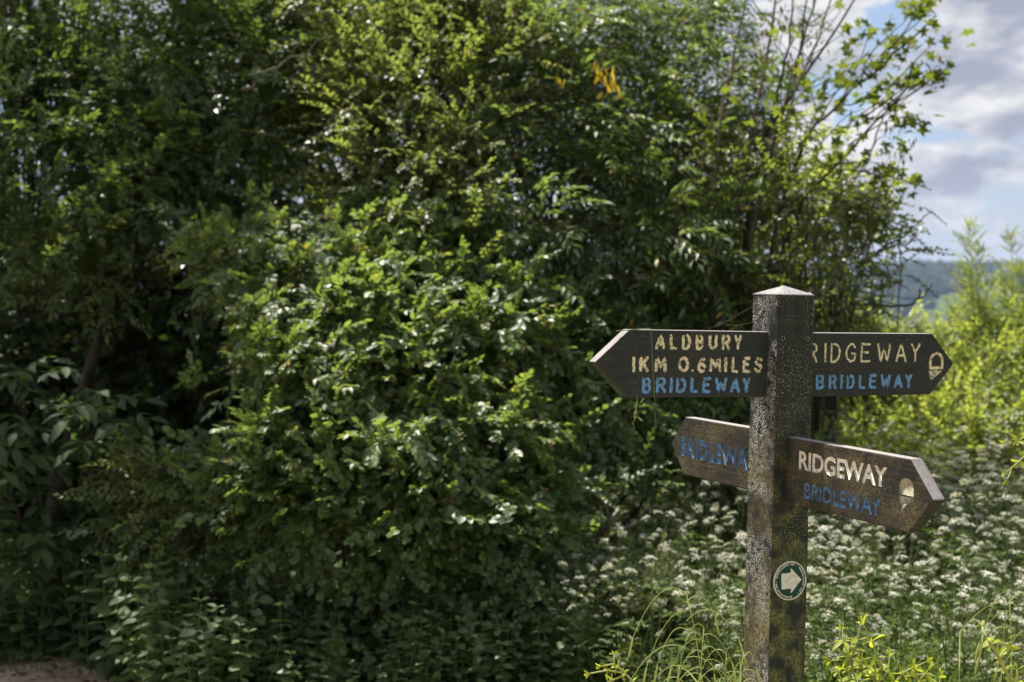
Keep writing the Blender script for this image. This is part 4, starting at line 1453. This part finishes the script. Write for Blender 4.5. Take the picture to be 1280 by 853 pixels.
# ------------------------------------------------------------------ grass and ground cover (uncountable)
def blades(n, xy, h, w, mat, name, lean=.5):
    pos = np.array([xy() for _ in range(n)])
    pos = np.stack([pos[:, 0], pos[:, 1], height(pos[:, 0], pos[:, 1])], -1)
    var = []
    for k in range(6):
        r = np.random.default_rng(k + 90)
        b = r.uniform(.15, lean)
        t = np.array([0, .4, .75, 1.0])
        X = b * t ** 2; Z = t * (1 - .25 * b * t)
        ww = w * np.array([1, .9, .55, 0.02]) / 2
        V = []
        for i in range(4): V += [(X[i], ww[i], Z[i]), (X[i], -ww[i], Z[i])]
        F = []
        for i in range(3): F += [(2 * i, 2 * i + 1, 2 * i + 3), (2 * i, 2 * i + 3, 2 * i + 2)]
        var.append((np.array(V), np.array(F)))
    a = rng.uniform(0, 6.28, n)
    d = np.stack([np.cos(a), np.sin(a), rng.normal(0, .1, n)], -1)
    V, F = scatter(var, pos, d, np.tile([0, 0, 1.], (n, 1)), h * rng.uniform(.5, 1.15, n))
    return tag(obj(name, mesh_np(name, V, F, M[mat])), label=None, kind='stuff')


def zone(px0, px1, y0, y1):
    def f():
        y = rng.uniform(y0, y1); px = rng.uniform(px0, px1)
        return at(px, 400, y).x, y
    return f
g1 = blades(13000, zone(920, 1420, 4.6, 9.5), .44, .015, 'grass_blade', 'grass'); tag(g1, 'long green grass growing among the cow parsley around the post', 'grass')
g2 = blades(1100, zone(-80, 330, 5.9, 6.3), .10, .03, 'grass_blade', 'grass'); tag(g2, 'short grass along the edge of the dirt path', 'grass')


def undergrowth():
    n = 9000
    P = np.array([zone(-160, 760, 6.1, 9.5)() for _ in range(n)])
    z = height(P[:, 0], P[:, 1]) + rng.uniform(.02, .30, n) ** 1.3
    pos = np.stack([P[:, 0], P[:, 1], z], -1)
    a = rng.uniform(0, 6.28, n)
    V, F = scatter([leaf(.09, .8, .1, .2), leaf(.075, .7, .2, .3)], pos, np.stack([np.cos(a), np.sin(a), rng.normal(0, .25, n)], -1), rng.normal(0, .4, (n, 3)) + [0, -.2, 1], rng.uniform(.6, 1.15, n))
    tag(obj('undergrowth', mesh_np('undergrowth', V, F, M['elder_leaf'])), 'dark ivy and low leaves covering the ground under the thicket', 'undergrowth', kind='stuff')
undergrowth()


def litter():
    n = 900
    pos = np.array([(rng.uniform(-2.9, -.6), rng.uniform(5.3, 6.7)) for _ in range(n)])
    pos = np.stack([pos[:, 0], pos[:, 1], height(pos[:, 0], pos[:, 1]) + .025], -1)
    a = rng.uniform(0, 6.28, n)
    V, F = scatter([leaf(.05, .55, .2, .2), leaf(.04, .6, .3, -.2)], pos, np.stack([np.cos(a), np.sin(a), rng.normal(0, .2, n)], -1), rng.normal(0, .4, (n, 3)) + [0, 0, 1], rng.uniform(.5, 1.1, n))
    tag(obj('leaf_litter', mesh_np('leaf_litter', V, F, M['dead_leaf'])), 'brown fallen leaves lying on the dirt path', 'litter', kind='stuff')
litter()


# crooked bare sticks at the foot of the bushes
for k, (ln, mat, lab) in enumerate([
        ([(432, 690), (455, 745), (470, 790), (480, 815)], 'pale_bark', 'thin pale stick leaning at the foot of the ivy-leaved bush'),
        ([(330, 690), (350, 735), (372, 720), (385, 700)], 'pale_bark', 'crooked pale stem arching under the ivy-leaved bush'),
        ([(580, 700), (592, 712), (604, 728)], 'red_twig', 'short reddish broken stick lodged in the tangle left of the flowers'),
        ([(622, 735), (628, 760), (626, 778)], 'pale_bark', 'upright pale stick at the edge of the flowers'),
        ([(630, 670), (690, 700), (740, 720), (775, 712)], 'red_twig', 'long brown bramble cane arching into the white flowers'),
        ([(745, 690), (762, 660), (758, 630), (742, 615)], 'red_twig', 'hooked brown twig above the left edge of the white flowers'),
        ([(640, 740), (660, 780), (680, 815)], 'red_twig', 'brown cane slanting down beside the flowers')]):
    y = 5.80
    Q = np.array([at(a, c, y + .04 * math.sin(i * 2)) for i, (a, c) in enumerate(ln)])
    t = np.linspace(0, len(Q) - 1, 12)
    Q = np.stack([np.interp(t, np.arange(len(Q)), Q[:, j]) for j in range(3)], -1) + rng.normal(0, .004, (12, 3))
    V, F = tube(Q, np.linspace(.0048, .0025, 12), 6)
    tag(obj('stick', mesh_np('stick', V, F, M[mat], True)), lab, 'stick')


# ------------------------------------------------------------------ grasses and cleavers near the post
def drooping_grass(px, py0, y, scale, label, seed, heads=9):
    """brome: a thin stalk with hanging spikelets on hair-thin arching branches"""
    r = np.random.default_rng(seed)
    top = np.array(at(px, py0, y))
    b = np.array([top[0] + r.normal(.0, .03), y + r.normal(0, .03), 0.0])
    root = empty('drooping_grass', b)
    tag(root, label, 'grass')
    P = bez(b, [b[0], b[1], top[2] * .75], top, 10)
    V, F = tube(P, np.linspace(.0018, .0011, 10), 5)
    obj('stem', mesh_np('stem', V, F, M['pale_grass'], True), root, True)
    for k in range(heads):
        t = 1 - .025 * k * scale
        p = P[-1] + (P[-1] - P[-2]) * 0 - np.array([0, 0, .016 * k * scale])
        s = 1 if k % 2 else -1
        ln = r.uniform(.05, .115) * scale
        e = p + np.array([s * ln * r.uniform(.5, 1.2), r.normal(0, .03), -ln * r.uniform(.35, 1.2)])
        m = (p + e) / 2 + np.array([0, 0, ln * .75])
        B = bez(p, m, e, 9)
        V, F = tube(B, np.linspace(.0011, .0007, 9), 3, False)
        d = unit(unit(B[-1] - B[-2]) + np.array([0, 0, -.8])) ; q = e
        sl = r.uniform(.036, .056) * scale
        seg = [q, q + d * sl * .3, q + d * sl * .7, q + d * sl]
        V2, F2 = tube(seg, [.0008, .0027, .0021, .0004], 5)
        V, F = cat_([(V, F), (V2, F2)])
        obj('spikelet', mesh_np('spikelet', V, F, M['pale_grass'], True), root, True)
    return root
drooping_grass(858, 742, 3.05, 1.25, 'arching brome grass with hanging spikelets left of the post', 3, 13)
drooping_grass(880, 785, 3.15, .95, 'shorter brome grass tucked under the taller one left of the post', 4, 10)
drooping_grass(908, 818, 3.0, .85, 'low bunched brome grass against the foot of the post', 5, 14)
drooping_grass(930, 815, 2.95, .8, 'low brome grass crossing in front of the post', 8, 9)
drooping_grass(1262, 742, 3.0, 1.2, 'brome grass at the right edge with long bent stalk', 6, 8)
drooping_grass(1285, 790, 2.95, 1.0, 'brome grass cut by the right edge near the bottom', 7, 9)


def grass_leaf(pts, y, wd, label, mat='pale_grass'):
    Q = np.array([at(a, c, y) for a, c in pts])
    t = np.linspace(0, len(Q) - 1, 12)
    Q = np.stack([np.interp(t, np.arange(len(Q)), Q[:, j]) for j in range(3)], -1)
    Q[1:-1] = (Q[:-2] + 2 * Q[1:-1] + Q[2:]) / 4
    Q = np.vstack([[Q[0][0], Q[0][1] + .02, 0.0], Q])
    wv = wd * np.concatenate([[.7], np.linspace(1, .12, 12)])
    V, F = [], []
    for i, q in enumerate(Q):
        V += [q + [wv[i] / 2, -.001, 0], q + [0, .0012, -.0006], q + [-wv[i] / 2, -.001, 0]]
    for i in range(len(Q) - 1):
        for j in (0, 1):
            a = 3 * i + j
            F += [(a, a + 1, a + 4), (a, a + 4, a + 3)]
    return tag(obj('grass_blade', mesh_np('grass_blade', np.array(V), np.array(F), M[mat], True)), label, 'grass blade')
grass_leaf([(878, 862), (860, 838), (838, 829), (808, 827)], 2.95, .0050, 'broad pale grass blade bending left above the bottom edge')
grass_leaf([(925, 870), (926, 840), (924, 812)], 3.0, .0040, 'straight upright grass blade touching the left side of the post')
grass_leaf([(1194, 870), (1194, 850), (1193, 830)], 3.0, .0034, 'short single grass blade between the two cleaver clumps', 'cleaver')
grass_leaf([(1238, 870), (1250, 820), (1256, 785), (1258, 765)], 2.95, .0040, 'upright grass blade beside the budding stem at the right', 'cleaver')
grass_leaf([(1200, 790), (1222, 765), (1245, 752), (1270, 750), (1290, 758)], 3.0, .0032, 'thin blade arching over the white flowers at the right edge')
grass_leaf([(1232, 870), (1225, 830), (1212, 800), (1205, 780)], 3.1, .0036, 'green blade leaning left under the arching one', 'grass_blade')


def cleavers(stems, y, label, seed, name='cleaver_plant', whorl=.024, rad=.0026, budtop=False):
    """soft stems along photo points, with whorls of narrow leaves"""
    r = np.random.default_rng(seed)
    b0 = np.array(at(*stems[0][0], y)); b = np.array([b0[0] + .06, y + .10, 0.0])
    root = empty(name, b)
    tag(root, label, 'weed')
    lm = [mesh_np('leaf', *leaf(1, .34, .16, q, .55, True), M['cleaver']) for q in (.2, .5, -.3)]
    for k, ln in enumerate(stems):
        Q = np.array([at(a, c, y + .012 * math.sin(i * 1.9 + k)) for i, (a, c) in enumerate(ln)])
        t = np.linspace(0, len(Q) - 1, 6 * len(Q))
        Q = np.stack([np.interp(t, np.arange(len(Q)), Q[:, j]) for j in range(3)], -1)
        for _ in range(2): Q[1:-1] = (Q[:-2] + 2 * Q[1:-1] + Q[2:]) / 4
        if k == 0:
            Q = np.vstack([bez([b[0], b[1], -.02], [b[0] + .10, b[1] + .03, Q[0][2] * .6], Q[0] - [0, 0, .03], 7), Q])
        V, F = tube(Q, np.linspace(rad, rad * .55, len(Q)), 5)
        obj('stem', mesh_np('stem', V, F, M['cleaver_stem'], True), root, True)
        L_ = np.concatenate([[0], np.cumsum(np.linalg.norm(np.diff(Q, axis=0), axis=1))])
        s = L_[-1]; first = True
        while s > (L_[-1] - .22 if k == 0 else .01):
            i = min(len(Q) - 2, np.searchsorted(L_, s, 'right') - 1)
            T = unit(Q[i + 1] - Q[i]); p = Q[i] + T * (s - L_[i])
            U = unit(np.cross(T, [.2, 1, .1])); Wv = np.cross(T, U)
            n = r.integers(4, 7)
            for j in range(n):
                a = j * 2 * math.pi / n + r.normal(0, .3)
                d = T * (.95 if first else .35) + (U * math.cos(a) + Wv * math.sin(a)) * (.5 if first else 1) + np.array([0, 0, -.1])
                place(lm[r.integers(3)], root, p - b, d, unit(T + r.normal(0, .2, 3)), whorl * r.uniform(.6, 1.2) * (.7 if first else 1), 'leaf')
            first = False
            s -= r.uniform(.026, .042)
    return root
cleavers([[(800, 862), (782, 842), (760, 838), (738, 842)], [(783, 843), (768, 830), (752, 833)], [(768, 832), (767, 818)], [(783, 843), (760, 853), (750, 862)]], 2.9, 'yellow-green cleaver sprig curling into view at the bottom left of the post', 2, whorl=.021)
cleavers([[(1090, 868), (1095, 842), (1068, 824), (1040, 826)], [(1075, 866), (1062, 826), (1054, 800), (1053, 788)], [(1062, 825), (1070, 806), (1076, 780)], [(1094, 850), (1094, 810), (1086, 792), (1080, 782)], [(1085, 868), (1110, 840), (1112, 822)], [(1110, 864), (1130, 840), (1157, 828)],
          [(1130, 846), (1160, 842), (1170, 846)], [(1060, 866), (1050, 848), (1048, 840)], [(1130, 868), (1150, 850), (1160, 838)], [(1165, 868), (1174, 855), (1176, 846)]], 3.30, 'bright yellow-green cleaver clump at the bottom right of the post', 3, whorl=.034)
cleavers([[(1272, 866), (1256, 836), (1245, 815), (1232, 795), (1228, 784)], [(1250, 822), (1262, 808), (1240, 800)], [(1270, 862), (1272, 838)]], 2.9, 'stout budding yellow-green stem at the bottom right corner', 9, 'budding_weed', .026, .0042)
cleavers([[(1300, 565), (1282, 556), (1268, 549), (1257, 552)], [(1268, 549), (1260, 540)]], 2.9, 'pale cleaver tip poking in from the right edge beside the upper flowers', 12, whorl=.018, rad=.0018)
cleavers([[(1300, 560), (1285, 566), (1268, 582), (1258, 590)], [(1265, 584), (1262, 594), (1258, 600)]], 2.92, 'second pale cleaver tip hanging lower at the right edge', 13, whorl=.018, rad=.0018)


# strand of cleavers hanging over the upper left arm, and cobweb lines
def strand():
    yaw = .4275
    Rv = np.array([math.cos(yaw), math.sin(yaw), 0]); Lv = np.array([-Rv[1], Rv[0], 0])
    s0 = at(815, 412, 3.05)
    y0 = 3.052
    Q = [at(770, 414, y0 + .05), at(790, 412.5, y0 + .04), at(808, 411, y0 + .02), at(813.5, 411, y0 - .006), at(814.5, 424, y0 - .014), at(815.5, 450, y0 - .013), at(817, 475, y0 - .012), at(818.5, 500, y0 - .008), at(819.5, 535, y0)]
    Q = np.array(Q)
    t = np.linspace(0, len(Q) - 1, 40)
    Q2 = np.stack([np.interp(t, np.arange(len(Q)), Q[:, j]) for j in range(3)], -1)
    V, F = tube(Q2, np.full(40, .0011), 5)
    root = empty('cleaver_strand', Q[3])
    tag(root, 'dry green cleaver strand draped over the upper left arm across its lettering', 'weed')
    obj('stem', mesh_np('stem', V, F, M['green_stem'], True), root, True)
    Q = np.array([at(797, 497, y0), at(795, 508, y0), at(796, 520, y0), at(790, 531, y0)])
    V, F = tube(Q, [.0012, .001, .001, .0007], 4)
    obj('stem', mesh_np('stem', V, F, M['pale_grass'], True), root, True)
    lm = mesh_np('leaf', *leaf(1, .3, .16, .3, .55, True), M['pale_grass'])
    for a, c in ((797, 500), (794, 504), (795, 511), (793, 517), (796, 521), (791, 530), (787, 528), (803, 500), (806, 498)):
        p = np.array(at(a, c, y0)) - np.array(root.location)
        place(lm, root, p, rng.normal(0, .5, 3) + [0, 0, -.8], rng.normal(size=3), rng.uniform(.010, .018), 'leaf')
strand()
for (a, c), (a2, c2), lab in (((943, 381), (884, 412), 'hair-thin cobweb line slanting from the post to the upper left arm'), ((944, 402), (905, 406), 'short hair-thin cobweb line just above the upper left arm')):
    p, q = np.array(at(a, c, 3.24)), np.array(at(a2, c2, 3.12))
    V, F = tube(curve_pts(p, q, 10, -.004), np.full(10, .00016), 4)
    tag(obj('cobweb_line', mesh_np('cobweb_line', V, F, M['dead_wood'], True)), lab, 'cobweb')


# ------------------------------------------------------------------ haze over the valley
def haze():
    bm = bmesh.new()
    bmesh.ops.create_cube(bm, size=1.0)
    for v in bm.verts:
        v.co.x *= 9000; v.co.y = 7600 * (v.co.y + .5) - 600
        v.co.z = -150 if v.co.z < 0 else 140
    m, N, L = new_mat('haze')
    o = N('ShaderNodeOutputMaterial'); p = N('ShaderNodeVolumePrincipled')
    p.inputs['Color'].default_value = (.52, .68, 1.0, 1)
    p.inputs['Density'].default_value = 1.0e-4
    L(p.outputs['Volume'], o.inputs['Volume'])
    o = bm_obj('haze', bm, m)
    tag(o, kind='stuff')
haze()
